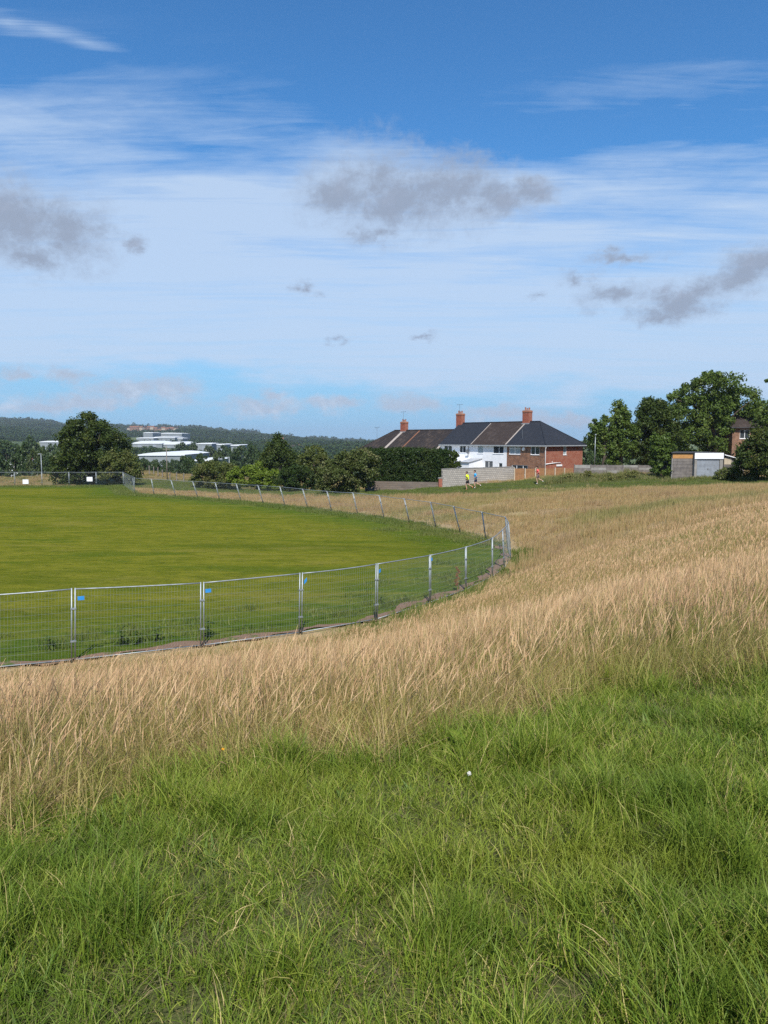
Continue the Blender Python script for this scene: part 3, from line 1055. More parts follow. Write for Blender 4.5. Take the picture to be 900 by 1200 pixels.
# dead litter and fine low shoots between the tufts
x, y = sample_wedge(1.0, 9.0, 90, 60, 0.8)
k_ = tall_side(x, y) < 0.25
spread('grass_litter', x[k_], y[k_], c_thatch, 4, 0.7, 1.2, 'dry litter and fine shoots between the green tufts', tilt=0.1)

x, y = sample_wedge(1.2, 6.0, 7, 30, 0.3)
k_ = tall_side(x, y) < 0.1
spread('broadleaf_rosettes', x[k_], y[k_], c_ros, 3, 0.6, 1.2, 'small broad-leaved plants low in the green grass', tilt=0.15)

# uncut grass: near, middle and far
x, y = sample_wedge(2.2, 11, 95, 80, 1.5)
t_ = tall_side(x, y)
s_ = chunked(signed_dist, x, y)
keep = (t_ > -0.02) & (s_ > 0.5) & (rng.uniform(size=len(x)) < smooth01(t_, -.1, .35))
x, y, t_ = x[keep], y[keep], t_[keep]
spread('uncut_grass', x, y, c_straw, 6, 0.8, 1.15, 'tall tan seeding grass beyond the mown edge', tilt=0.09, zfac=np.clip(0.78 + 0.25 * smooth01(t_, 0, 0.8) + 0.12 * vnoise(x, y, 1.9), .5, 1.2))
x, y = sample_wedge(2.2, 11, 80, 80, 1.5)
t_ = tall_side(x, y)
s_ = chunked(signed_dist, x, y)
keep = (t_ > -0.15) & (s_ > 0.4)
spread('uncut_grass_base', x[keep], y[keep], c_lower, 4, 0.7, 1.15, 'leafy green and straw growth at the foot of the tall grass', tilt=0.2)
x, y = sample_wedge(2.2, 9, 70, 60, 1.0)
t_ = tall_side(x, y)
keep = (t_ > -0.12) & (t_ < 0.45) & (rng.uniform(size=len(x)) < .75 + .6 * vnoise(x, y, 2.3))
spread('flattened_straw', x[keep], y[keep], c_flat, 3, 0.7, 1.2, 'flattened dead straw along the mown edge', tilt=0.15)
x, y = sample_wedge(9.5, 30, 26, 80, 2)
s_ = chunked(signed_dist, x, y)
keep = (s_ > 0.7) & (tall_side(x, y) > 0.3)
keep &= ~((s_ < 1.6) & (x > -0.5) & (x < 7) & (rng.uniform(size=len(x)) < 0.85))
x, y = x[keep], y[keep]
spread('bank_grass', x, y, c_mid, 4, 0.8, 1.15, 'tan seeding grass covering the bank above the fence', tilt=0.09, zfac=np.clip(0.95 + 0.18 * vnoise(x, y, .8), .6, 1.2) * np.interp(s_[keep], [.5, 1.5, 4], [.55, .75, 1.0]))
x, y = sample_wedge(28, 132, 4.6, 60, 3)
s_ = chunked(signed_dist, x, y)
pd = path_dist(x, y)
keep = (s_ > 0.9) & (pd > 4.5) & (rng.uniform(size=len(x)) < smooth01(pd, 6.0, 11.5) + .02) & ((y < 97) | (rng.uniform(size=len(x)) < .4))
x, y = x[keep], y[keep]
spread('meadow_grass', x, y, c_far, 4, 0.8, 1.2, 'pale straw meadow sloping up behind the fence', tilt=0.08, zfac=np.clip(0.9 + 0.25 * vnoise(x, y, .35), .5, 1.3) * np.interp(y, [28, 60, 100], [1, .8, .6]))
x, y = sample_wedge(55, 130, 6.0, 40, 3)
s_ = chunked(signed_dist, x, y)
keep = (s_ > 0.9) & ((path_dist(x, y) < 8.5 + 1.5 * np.sin(x * .45)) | ((y > 97) & (rng.uniform(size=len(x)) < .5)))
spread('green_verge', x[keep], y[keep], c_verge, 4, 0.7, 1.2, 'short green grass strip where the runners pass', tilt=0.1)
x, y = sample_wedge(74, 84, 10, 40, 2)
pxx = proj(x, y, np.full_like(x, -2.5))[0]
keep = (pxx > 640) & (pxx < 775) & (y > 77.5 + 1.2 * np.sin(x * 1.1)) & (y < 83.2)
keep |= (pxx > 775) & (pxx < 880) & (y > 73.5 + .5 * np.sin(x * 1.7)) & (y < 76.2)
x, y = x[keep], y[keep]
spread('rough_weeds', x, y, c_rough, 4, 0.5, 1.0, 'tall rough weeds growing in front of the grey fence', tilt=0.12, zfac=np.clip(.9 + .5 * vnoise(x, y, 1.1), .35, 1.5) * np.where(x > 27, .55, 1.0))
# fringe of green weeds along the fence and on the field edge
x, y = sample_wedge(17, 100, 14, 40, 2)
s_ = chunked(signed_dist, x, y)
n_ = vnoise(x, y, 0.9)
keep = ((s_ < 1.5) & (s_ > 0.25) & (x > -2) & (y < 40) & (rng.uniform(size=len(x)) < .9)) | ((s_ > -1.9) & (s_ < 0.4) & (y > 42) & (rng.uniform(size=len(x)) < .9)) \
    | ((s_ < -0.75) & (s_ > -4.2) & (n_ > 0.05) & (y < 50) & (rng.uniform(size=len(x)) < .45))
spread('fence_weeds', x[keep], y[keep], c_verge, 4, 0.8, 1.7, 'dark green weeds along the foot of the fence', tilt=0.12)
x, y = sample_wedge(19, 60, 5, 30, 1)
s_ = chunked(signed_dist, x, y)
keep = (s_ < -1.0) & (rng.uniform(size=len(x)) < np.clip(0.45 + 0.6 * vnoise(x, y, .33) - (-s_ - 2) * .05, 0, 1))
spread('field_grass', x[keep], y[keep], c_verge, 4, 0.30, 0.55, 'thin young grass over the near part of the field', tilt=0.12)

# ------------------------------------------------------------------ wire fence panels
def fence_panel(b0, b1, t0, t1, label, group, tagpos=None, dense=0.1, thick=0.0022):
    b0, b1, t0, t1 = (np.asarray(q, float) for q in (b0, b1, t0, t1))
    org = (b0 + b1) / 2
    root = empty('mesh_barrier', org)
    tag(root, label, 'fence', group)
    L = np.linalg.norm(b1 - b0)
    b0, b1, t0, t1 = b0 - org, b1 - org, t0 - org, t1 - org
    sag = rng.uniform(0.0, 0.035)

    def pt(s, t):
        p = (b0 * (1 - s) + b1 * s) * (1 - t) + (t0 * (1 - s) + t1 * s) * t
        return p - np.array([0, 0, sag * t * 4 * s * (1 - s)])
    e = 0.045 / L
    MB().tube([pt(e, -0.01), pt(e, 1)], 0.021, 8).build('post', M['galvanised'], root, True)
    MB().tube([pt(1 - e, -0.01), pt(1 - e, 1)], 0.021, 8).build('post', M['galvanised'], root, True)
    MB().tube([pt(e + (1 - 2 * e) * k / 6, .985) for k in range(7)], 0.019, 8).build('top_rail', M['galvanised'], root, True)
    MB().tube([pt(e, .03), pt(.5, .03), pt(1 - e, .03)], 0.017, 6).build('bottom_rail', M['galvanised'], root, True)
    mb = MB()
    nv = int(L / dense)
    for k in range(1, nv):
        s = e + (1 - 2 * e) * k / nv
        mb.tube([pt(s, .06), pt(s, .985)], thick, 3, False)
    for k in range(1, 9):
        t = .06 + .925 * k / 9
        mb.tube([pt(e, t), pt(.5, t), pt(1 - e, t)], thick, 3, False)
    o = mb.build('wire_mesh', M['wire'], root)
    ex = (b1 - b0) / L
    ey = np.cross(ex, (0, 0, 1.0))
    for t in (0.28, 0.72):
        c = pt(1, t)
        MB().obox(c, ex * 0.075, ey * 0.03, np.array([0, 0, 0.022])).build('coupler', M['galvanised'], root)
    if tagpos:
        c = pt(tagpos[0], tagpos[1]) - ey * 0.02 * np.sign(ey[1] + 1e-6)
        MB().obox(c, ex * tagpos[2] + np.array([0, 0, tagpos[3]]), ey * 0.006, np.array([0, 0, 0.055])).build('blue_tag', M['blue_plastic'], root)
    return root


# tops: upright on the near side, leaning over on the far side
tops_px = {0: (-130, 703), 1: (86, 689), 2: (237, 682), 3: (353, 671), 4: (442, 660), 5: (504, 650), 6: (546, 640.5), 7: (577, 630), 8: (589, 620), 9: (596, 612)}


def post_top(i):
    b = FENCE[i]
    if i in tops_px:
        p = P(tops_px[i][0], tops_px[i][1], b[1])
        return p + (0 if i < 8 else 0) * p
    k = min(1.0, max(0.0, (i - 9) / 3))
    lean = 0.12 + 0.30 * k + rng.uniform(-.06, .10)
    if i > 24:
        lean *= 0.5
    return b + np.array([-lean, -0.05, 1.82 + rng.uniform(-.05, .03)])


TOPS = [post_top(i) for i in range(len(FENCE))]
tagat = {1: (0.055, .86, .085, 0.0), 2: (0.055, .86, .085, 0.0), 3: (0.05, .86, .05, 0.05), 4: (0.04, .86, .05, 0.02), 5: (0.03, .9, .05, 0.0)}
npanels = len(FENCE) - 1
for i in range(npanels):
    b0, b1 = FENCE[i].copy(), FENCE[i + 1].copy()
    for b in (b0, b1):
        b[2] = gz(b[0], b[1]) + 0.02
    if i < 9:
        lab = '%s wire mesh fence panel along the near edge, counted from the left' % ORD[i]
        grp = 'fence panels along the near edge of the field'
    else:
        lab = '%s leaning wire mesh panel along the far curve, counted from its right bend' % ORD[i - 9]
        grp = 'fence panels along the far curve of the field'
    fence_panel(b0, b1, TOPS[i], TOPS[i + 1], lab, grp, tagat.get(i), 0.085 if i < 6 else 0.13, 0.0021)
backs = [FENCE[-1]] + back
for i in range(len(backs) - 1):
    b0, b1 = backs[i], backs[i + 1]
    up = np.array([0, 0, 1.9])
    fence_panel(b0 + (0, 0, .02), b1 + (0, 0, .02), b0 + up, b1 + up,
                '%s wire mesh panel of the straight far fence, counted leftward from its right corner' % ORD[i],
                'fence panels across the far end of the field', None, 0.15, 0.0021)
# two white notices tied to the far fence
for (px, py, lab) in ((30, 564.5, 'white notice board on far fence, left of the large dark tree'),
                      (105, 561.5, 'white notice board on far fence, in front of the large dark tree')):
    c = P(px, py, back[0][1] - 0.06)
    r_ = empty('notice', c)
    tag(r_, lab, 'sign', 'white notices on the far fence')
    MB().box(-.37, .37, -.012, .012, -.28, .28).build('board', M['white_board'], r_)
    for sx in (-.3, .3):
        for sz in (-.24, .24):
            MB().box(sx - .015, sx + .015, -.018, .05, sz - .012, sz + .012).build('cable_tie', M['aerial'], r_)


# ------------------------------------------------------------------ houses
def wall_face(mb, w_, h_, opens, flip=None, thick=0.12):
    """rectangle 0..w by 0..h in the x-z plane at y=0 with window openings and their reveals; flip maps points"""
    xs = sorted(set([0, w_] + [q for o in opens for q in o[:2]]))
    zs = sorted(set([0, h_] + [q for o in opens for q in o[2:4]]))
    tr = flip or (lambda p: p)
    for i in range(len(xs) - 1):
        for j in range(len(zs) - 1):
            cx, cz = (xs[i] + xs[i + 1]) / 2, (zs[j] + zs[j + 1]) / 2
            if any(o[0] < cx < o[1] and o[2] < cz < o[3] for o in opens):
                continue
            mb.add([tr((xs[i], 0, zs[j])), tr((xs[i + 1], 0, zs[j])), tr((xs[i + 1], 0, zs[j + 1])), tr((xs[i], 0, zs[j + 1]))], [(0, 1, 2, 3)])
    for (a, b, c, d) in [o[:4] for o in opens]:
        for (p, q) in (((a, c), (b, c)), ((b, c), (b, d)), ((b, d), (a, d)), ((a, d), (a, c))):
            mb.add([tr((p[0], 0, p[1])), tr((p[0], thick, p[1])), tr((q[0], thick, q[1])), tr((q[0], 0, q[1]))], [(0, 1, 2, 3)])


def window(parent, a, b, c, d, tr, mull, glass='glass', transom=False, frame='white_upvc'):
    t = 0.055
    y0, y1 = 0.03, 0.10
    bars = [(a, a + t, c, d), (b - t, b, c, d), (a + t, b - t, d - t, d), (a + t, b - t, c, c + t)]
    for mx_ in mull:
        m_ = a + (b - a) * mx_
        bars.append((m_ - t * .6, m_ + t * .6, c + t, d - t))
    if transom:
        zt = c + (d - c) * .68
        bars.append((a + t, b - t, zt - .03, zt + .03))
    mb = MB()
    for k, (x0, x1, z0, z1) in enumerate(bars):
        yy = y0 + 0.002 * k
        vs = [tr(p) for p in [(x0, yy, z0), (x1, yy, z0), (x1, y1, z0), (x0, y1, z0), (x0, yy, z1), (x1, yy, z1), (x1, y1, z1), (x0, y1, z1)]]
        mb.add(vs, [(0, 3, 2, 1), (4, 5, 6, 7), (0, 1, 5, 4), (1, 2, 6, 5), (2, 3, 7, 6), (3, 0, 4, 7)])
    wf = mb.build('window', M[frame], parent)
    xs = [a] + [a + (b - a) * k for k in mull] + [b]
    for k in range(len(xs) - 1):
        q = MB()
        q.add([tr((xs[k] + .01, .085, c + .01)), tr((xs[k + 1] - .01, .085, c + .01)), tr((xs[k + 1] - .01, .085, d - .01)), tr((xs[k] + .01, .085, d - .01))], [(0, 1, 2, 3)])
        q.build('pane', M[glass], wf)
    s = MB()
    vs = [tr(p) for p in [(a - .05, -.06, c - .06), (b + .05, -.06, c - .06), (b + .05, .1, c - .06), (a - .05, .1, c - .06),
                          (a - .05, -.06, c - .003), (b + .05, -.06, c - .003), (b + .05, .1, c - .003), (a - .05, .1, c - .003)]]
    s.add(vs, [(0, 3, 2, 1), (4, 5, 6, 7), (0, 1, 5, 4), (1, 2, 6, 5), (2, 3, 7, 6), (3, 0, 4, 7)])
    s.build('sill', M['white_upvc'] if frame == 'white_upvc' else M['concrete'], wf)
    return wf


def chimney(parent, x, y, z0, z1, wx=1.15, wy=0.8, pots=3):
    mb = MB()
    mb.box(x - wx / 2, x + wx / 2, y - wy / 2, y + wy / 2, z0, z1 - .36)
    ch = mb.build('chimney', M['brick_red'], parent)
    MB().box(x - wx / 2 - .05, x + wx / 2 + .05, y - wy / 2 - .05, y + wy / 2 + .05, z1 - .36, z1 - .22).box(
        x - wx / 2 - .02, x + wx / 2 + .02, y - wy / 2 - .02, y + wy / 2 + .02, z1 - .22, z1 - .10).build('cap', M['terracotta'], ch)
    MB().box(x - wx / 2 + .03, x + wx / 2 - .03, y - wy / 2 + .03, y + wy / 2 - .03, z1 - .10, z1 - .03).build('flaunching', M['mortar_cap'], ch)
    for k in range(pots):
        px_ = x + (k - (pots - 1) / 2) * wx / max(pots, 1) * .9
        hgt = [.40, .26, .34, .2][k % 4]
        MB().tube([(px_, y, z1 - .04), (px_, y, z1 + hgt * .5), (px_, y, z1 + hgt)], [.13, .10, .12], 10).build('chimney_pot', M['terracotta'], ch)
    MB().box(x - wx / 2 - .10, x + wx / 2 + .10, y - wy / 2 - .10, y + wy / 2 + .10, z0 + .25, z0 + .62).build('flashing', M['lead'], ch)
    return ch


def aerial(parent, x, y, z0, hgt, n=5, name='aerial'):
    mb = MB()
    mb.tube([(x, y, z0), (x, y, z0 + hgt)], .022, 5)
    mb.tube([(x - .55, y, z0 + hgt * .93), (x + .6, y, z0 + hgt * .97)], .016, 5)
    for k in range(n):
        xx = x - .5 + k * .25
        mb.tube([(xx, y - .22, z0 + hgt * .95), (xx, y + .22, z0 + hgt * .95)], .010, 4)
    mb.tube([(x - .5, y, z0 + hgt * .93 - .2), (x - .5, y, z0 + hgt * .93 + .2)], .012, 4)
    return mb.build(name, M['aerial'], parent)


FRONT, DEPTH = 6.7, 8.5
HYAW = R(-50)
UX = np.array([math.cos(HYAW), math.sin(HYAW)])      # along the terrace, to the right and nearer
VY = np.array([-math.sin(HYAW), math.cos(HYAW)])     # into the house
CORNER = P(639, 520, 100)
EAVES_A = CORNER[2]
RIDGE_A = P(630, 494.5, 106.5)[2]
EH = 5.2                # eaves height
ZA = EAVES_A - EH
RISE = RIDGE_A - EAVES_A
ZB = ZA - 1.0


def quad_roof(parent, polys, mat, name='roof', thick=0.07):
    mb = MB()
    for poly in polys:
        n = len(poly)
        top = [np.array(p, float) for p in poly]
        bot = [p - np.array([0, 0, thick]) for p in top]
        mb.add(top + bot, [tuple(range(n)), tuple(range(2 * n - 1, n - 1, -1))] + [(k, n + k, n + (k + 1) % n, (k + 1) % n) for k in range(n)])
    return mb.build(name, M[mat], parent)


def terrace_house(k, z0, wallmat, roofm, wins, label, hip=None, sidewins=(), sidemat=None, party_left=True):
    """one house of the row; local x runs to the right along the back wall, y into the house, z up"""
    org = CORNER[:2] - UX * FRONT * (k + 1)
    root = empty('terrace_house', (org[0], org[1], z0), HYAW)
    tag(root, label, 'house', 'terraced houses in one row')
    W_, D_, e = FRONT, DEPTH, 0.35
    mb = MB()
    wall_face(mb, W_, EH, wins)
    if hip != 'left':     # party wall / gable on the left closes the box
        mb.add([(0, 0, 0), (0, D_, 0), (0, D_, EH), (0, D_ / 2, EH + RISE - .1), (0, 0, EH)], [(4, 3, 2, 1, 0)])
    else:
        mb.add([(0, 0, 0), (0, D_, 0), (0, D_, EH), (0, 0, EH)], [(3, 2, 1, 0)])
    mb.add([(0, D_, 0), (W_, D_, 0), (W_, D_, EH), (0, D_, EH)], [(3, 2, 1, 0)])
    if hip != 'right':
        mb.add([(W_, 0, 0), (W_, D_, 0), (W_, D_, EH), (W_, D_ / 2, EH + RISE - .1), (W_, 0, EH)], [(0, 1, 2, 3, 4)])
    mb.build('wall', M[wallmat], root)
    if hip == 'right':
        def trs(p):
            return (W_ - p[1], p[0], p[2])
        ms = MB()
        wall_face(ms, D_, EH, sidewins, trs)
        ms.build('side_wall', M[sidemat], root)
        for o in sidewins:
            window(root, *o[:4], trs, o[4], o[5])
    for o in wins:
        window(root, *o[:4], lambda p: p, o[4], o[5], o[6] if len(o) > 6 else False)
    er = EH + RISE
    sl = RISE / (D_ / 2)
    zl = EH - e * sl + .06
    er += .06
    if hip == 'right':
        ap = W_ - D_ / 2
        polys = [[(0, -e, zl), (W_ + e, -e, zl), (ap, D_ / 2, er), (0, D_ / 2, er)],
                 [(W_ + e, -e, zl), (W_ + e, D_ + e, zl), (ap, D_ / 2, er)],
                 [(W_ + e, D_ + e, zl), (0, D_ + e, zl), (0, D_ / 2, er), (ap, D_ / 2, er)]]
    elif hip == 'left':
        ap = D_ / 2
        polys = [[(-e, -e, zl), (W_, -e, zl), (W_, D_ / 2, er), (ap, D_ / 2, er)],
                 [(-e, D_ + e, zl), (-e, -e, zl), (ap, D_ / 2, er)],
                 [(W_, D_ + e, zl), (-e, D_ + e, zl), (ap, D_ / 2, er), (W_, D_ / 2, er)]]
    else:
        polys = [[(0, -e, zl), (W_, -e, zl), (W_, D_ / 2, er), (0, D_ / 2, er)],
                 [(W_, D_ + e, zl), (0, D_ + e, zl), (0, D_ / 2, er), (W_, D_ / 2, er)]]
    rf = quad_roof(root, polys, roofm)
    MB().tube([(0 if hip != 'left' else D_ / 2, D_ / 2, er + .02), (W_ if hip != 'right' else W_ - D_ / 2, D_ / 2, er + .02)], .10, 6).build('ridge_tiles', M[roofm], rf)
    if hip == 'right':
        MB().tube([(W_ - D_ / 2, D_ / 2, er), (W_ + e, -e, zl + .02)], .08, 6).build('hip_tiles', M[roofm], rf)
        MB().tube([(W_ - D_ / 2, D_ / 2, er), (W_ + e, D_ + e, zl + .02)], .08, 6).build('hip_tiles', M[roofm], rf)
    if hip == 'left':
        MB().tube([(D_ / 2, D_ / 2, er), (-e, -e, zl + .02)], .08, 6).build('hip_tiles', M[roofm], rf)
    x0 = -e if hip == 'left' else 0.002
    x1 = W_ + e + .05 if hip == 'right' else W_ - .002
    g_ = MB()
    g_.box(x0, x1, -e - .11, -e - .01, zl - .16, zl - .03)
    if hip == 'right':
        g_.box(W_ + e + .01, W_ + e + .11, -e - .005, D_ + e, zl - .165, zl - .035)
    g_.build('gutter', M['gutter'], root)
    f_ = MB()
    f_.box(x0 + .003, x1 - .06, -e + .01, -e + .05, zl - .24, zl - .075)
    f_.box(x0 + .003, x1 - .06, -e + .055, -.003, zl - .235, zl - .20)
    f_.build('fascia', M['white_upvc'], root)
    return root, rf


E = EH
G2 = ('glass',)
h0, r0 = terrace_house(0, ZA, 'brick_brown', 'roof_slate',
                       [(.45, 2.45, E - 1.50, E - .30, (.5,), 'net_curtain', True), (4.25, 5.75, E - 1.50, E - .30, (.5,), 'glass'),
                        (.95, 3.8, .9, E - 3.0, (.3, .7), 'glass')],
                       'brick end house with hipped slate roof, red side wall', 'right',
                       [(4.0, 4.75, E - 1.55, E - .35, (), 'net_curtain')], 'brick_red')
h1, r1 = terrace_house(1, ZA, 'white_render', 'roof_brown',
                       [(1.1, 2.2, E - 1.45, E - .30, (), 'net_curtain'), (4.15, 6.1, E - 1.45, E - .30, (.55,), 'glass'), (2.5, 4.1, 1.1, E - 2.55, (.5,), 'glass'),
                        (5.2, 5.9, 1.1, E - 2.8, (), 'glass')],
                       'white rendered house with brown tiled roof, between two slate roofs')
h2, r2 = terrace_house(2, ZA, 'white_render', 'roof_slate',
                       [(.75, 2.5, E - 1.45, E - .30, (.5,), 'glass'), (4.1, 5.4, E - 1.45, E - .30, (.5,), 'glass'), (3.2, 4.7, 1.0, E - 2.9, (.5,), 'glass')],
                       'white rendered house with dark slate roof beside the tall hedge')
h3, r3 = terrace_house(3, ZB, 'white_render', 'roof_mossy', [(.9, 2.4, E - 1.45, E - .30, (.5,), 'glass'), (4.2, 5.6, E - 1.45, E - .30, (.5,), 'glass')],
                       'house with mottled brown roof one step lower than the slate roof')
h4, r4 = terrace_house(4, ZB, 'brick_brown', 'roof_mossy', [(.9, 2.4, E - 1.45, E - .30, (.5,), 'glass'), (4.2, 5.6, E - 1.45, E - .30, (.5,), 'glass')],
                       'middle house of the lower mottled brown roofs behind the hedge')
h5, r5 = terrace_house(5, ZB, 'brick_brown', 'roof_mossy', [(.9, 2.4, E - 1.45, E - .30, (.5,), 'glass'), (4.2, 5.6, E - 1.45, E - .30, (.5,), 'glass')],
                       'leftmost house of the row with hipped mottled brown roof', 'left')
# chimneys on the party walls, carried by the roof of the house on their right
chimney(r0, .1, DEPTH / 2, EH + RISE - .75, EH + RISE + 1.75)
chimney(r2, .1, DEPTH / 2, EH + RISE - 1.5, EH + RISE + 1.65)
chimney(r4, .1, DEPTH / 2, EH + RISE - .75, EH + RISE + 1.6)
aerial(r2, .1, DEPTH / 2 - .2, EH + RISE + 1.45, 1.6)
aerial(r4, .1, DEPTH / 2 - .2, EH + RISE + 1.4, 1.9)
aerial(r5, 1.1, DEPTH / 2 - 1.4, EH + RISE - 1.6, 2.3)
# pale mortar along the party lines of the roofs
sl = RISE / (DEPTH / 2)
for (rf, x_, mt_, wd) in ((r0, .0, 'mortar_cap', .10), (r1, .0, 'mortar_cap', .05), (r3, 5.9, 'mortar_cap', .22), (r4, .0, 'mortar_cap', .30), (r4, 4.2, 'roof_tile_orange', .14)):
    pa = np.array([x_, -.3, EH - .3 * sl + .08])
    pb = np.array([x_, DEPTH / 2 - .2, EH + RISE - .2 * sl + .08])
    ex_ = np.array([wd, 0, 0])
    MB().obox((pa + pb) / 2, ex_, (pb - pa) / 2, np.array([0, 0, .03])).build('verge_mortar', M[mt_], rf)
# end house: downpipe, waste pipe, alarm box, satellite dish, little aerial
pm = MB()
pm.tube([(FRONT + .40, -.30, EH - .32), (FRONT + .10, -.05, EH - .75), (FRONT + .08, -.02, EH - .9), (FRONT + .08, .0, .2)], .055, 8)
pm.build('downpipe', M['white_upvc'], h0, True)
pm = MB()
pm.tube([(FRONT + .07, .1, EH - 2.75), (FRONT + .07, 2.2, EH - 2.62), (FRONT + .07, 3.4, EH - 2.62)], .05, 8)
pm.tube([(FRONT + .06, 1.5, EH - 2.62), (FRONT + .06, 1.5, EH - 2.4)], .04, 6)
pm.build('waste_pipe', M['white_upvc'], h0, True)
MB().box(FRONT + .004, FRONT + .10, 2.5, 3.7, EH - 3.1, EH - 2.85).build('air_grille', M['white_upvc'], h0)
MB().tube([(3.05, -.01, EH - .75), (3.05, -.20, EH - .75)], [.28, .20], 12).build('alarm_box', M['white_upvc'], h0)
MB().tube([(2.0, .9, EH + .9 * sl), (2.0, .9, EH + .9 * sl + 1.3)], .03, 5).build('vent_pipe', M['aerial'], r0)


def dish(parent, x, z):
    d_ = MB()
    rings, n = 4, 12
    vs, fs = [], []
    for i in range(rings + 1):
        rr = .36 * i / rings
        for k in range(n):
            t = 2 * math.pi * k / n
            vs.append((x + rr * math.cos(t), -.38 + .12 * (rr / .36) ** 2 * -1, z + rr * math.sin(t)))
    for i in range(rings):
        for k in range(n):
            fs.append((i * n + k, i * n + (k + 1) % n, (i + 1) * n + (k + 1) % n, (i + 1) * n + k))
    d_.add(vs, fs)
    d_.tube([(x, -.38, z), (x, -.02, z - .1)], .03, 6)
    d_.tube([(x, -.40, z - .25), (x, -.75, z)], .015, 5)
    return d_.build('satellite_dish', M['aerial'], parent)


dish(h2, 6.2, EH - 1.2)
MB().tube([(5.95, -.05, EH - .4), (5.95, -.05, EH - 2.6), (6.3, -.05, EH - 2.9), (6.6, -.05, EH - 3.0)], .06, 6).build('downpipe', M['aerial'], h2, True)
# rear lean-tos of the two white houses
for (hh, x0, x1, zt, zb, rm) in ((h2, .6, 6.4, 3.0, 2.45, 'white_upvc'), (h1, .15, 1.9, 2.95, 2.5, 'grey_sheet')):
    q = MB()
    q.add([(x0, -.004, 0), (x1, -.004, 0), (x1, -2.6, 0), (x0, -2.6, 0), (x0, -.004, zt), (x1, -.004, zt), (x1, -2.6, zb), (x0, -2.6, zb)],
          [(0, 1, 2, 3), (4, 7, 6, 5), (0, 4, 5, 1), (1, 5, 6, 2), (2, 6, 7, 3), (3, 7, 4, 0)])
    lt = q.build('lean_to', M['white_render'], hh)
    quad_roof(lt, [[(x0 - .15, -2.8, zb + .02), (x1 + .15, -2.8, zb + .02), (x1 + .15, -.01, zt + .08), (x0 - .15, -.01, zt + .08)]], rm, 'lean_to_roof', .06)

# ------------------------------------------------------------------ garden walls and fences
def ribbon_wall(name, pts, hs, thick, mat, label, cat, drop=0.5):
    """a wall along ground points with a height at each"""
    root = empty(name, pts[0])
    tag(root, label, cat)
    o0 = np.array(pts[0], float)
    mb = MB()
    for i in range(len(pts) - 1):
        a, b = np.array(pts[i], float) - o0, np.array(pts[i + 1], float) - o0
        t = (b - a)[:2] / np.linalg.norm((b - a)[:2])
        n = np.array([-t[1], t[0], 0]) * thick / 2
        za, zb = hs[i], hs[i + 1]
        vs = [a - n - (0, 0, drop), b - n - (0, 0, drop), b + n - (0, 0, drop), a + n - (0, 0, drop),
              (a - n) + (0, 0, za), (b - n) + (0, 0, zb), (b + n) + (0, 0, zb), (a + n) + (0, 0, za)]
        mb.add(vs, [(0, 3, 2, 1), (4, 5, 6, 7), (0, 1, 5, 4), (1, 2, 6, 5), (2, 3, 7, 6), (3, 0, 4, 7)])
    mb.build('wall_body', M[mat], root)
    return root


def gpt(px, py, d):
    p = P(px, py, d)
    return np.array([p[0], p[1], gz(p[0], p[1])])


a, b = gpt(518, 570, 83), gpt(602, 566, 90)
mid_ = (a + b) / 2
mid_[2] = gz(mid_[0], mid_[1])
ztop = P(560, 548.5, 86.5)[2]
bw = ribbon_wall('block_wall', [a, mid_, b], [ztop - a[2], ztop - mid_[2], ztop - b[2]], .22, 'block_wall',
                 'pale concrete block garden wall behind the two running men', 'wall')
d_ = (b - a) / np.linalg.norm((b - a)[:2])
cp = MB()
L_ = np.linalg.norm((b - a)[:2])
for k in range(int(L_ / .6)):
    c_ = (d_ * (.3 + k * .6))
    c_[2] = ztop - a[2] + .035
    cp_o = MB().obox(c_, np.array([d_[0], d_[1], 0]) * .292, np.array([-d_[1], d_[0], 0]) * .14, np.array([0, 0, .033 + .006 * (k % 3)]))
    cp_o.build('coping_stone', M['concrete'], bw)
a2, b2 = gpt(428, 574, 86), gpt(514, 571, 83.4)
zt2 = P(470, 564.5, 84.5)[2]
lw = ribbon_wall('low_garden_wall', [a2, b2], [zt2 - a2[2], zt2 - b2[2]], .25, 'low_wall', 'low grey stone wall under the dark conifer hedge', 'wall')
pc = gpt(516.2, 571, 83.2)
pr = empty('brick_pier', pc, R(5))
tag(pr, 'short red brick pier at the left end of the block wall', 'pier')
zt3 = P(516, 560.5, 83.2)[2] - pc[2]
MB().box(-.24, .24, -.24, .24, -.4, zt3).build('shaft', M['brick_red'], pr)
MB().box(-.29, .29, -.29, .29, zt3, zt3 + .08).build('cap_stone', M['concrete'], pr)

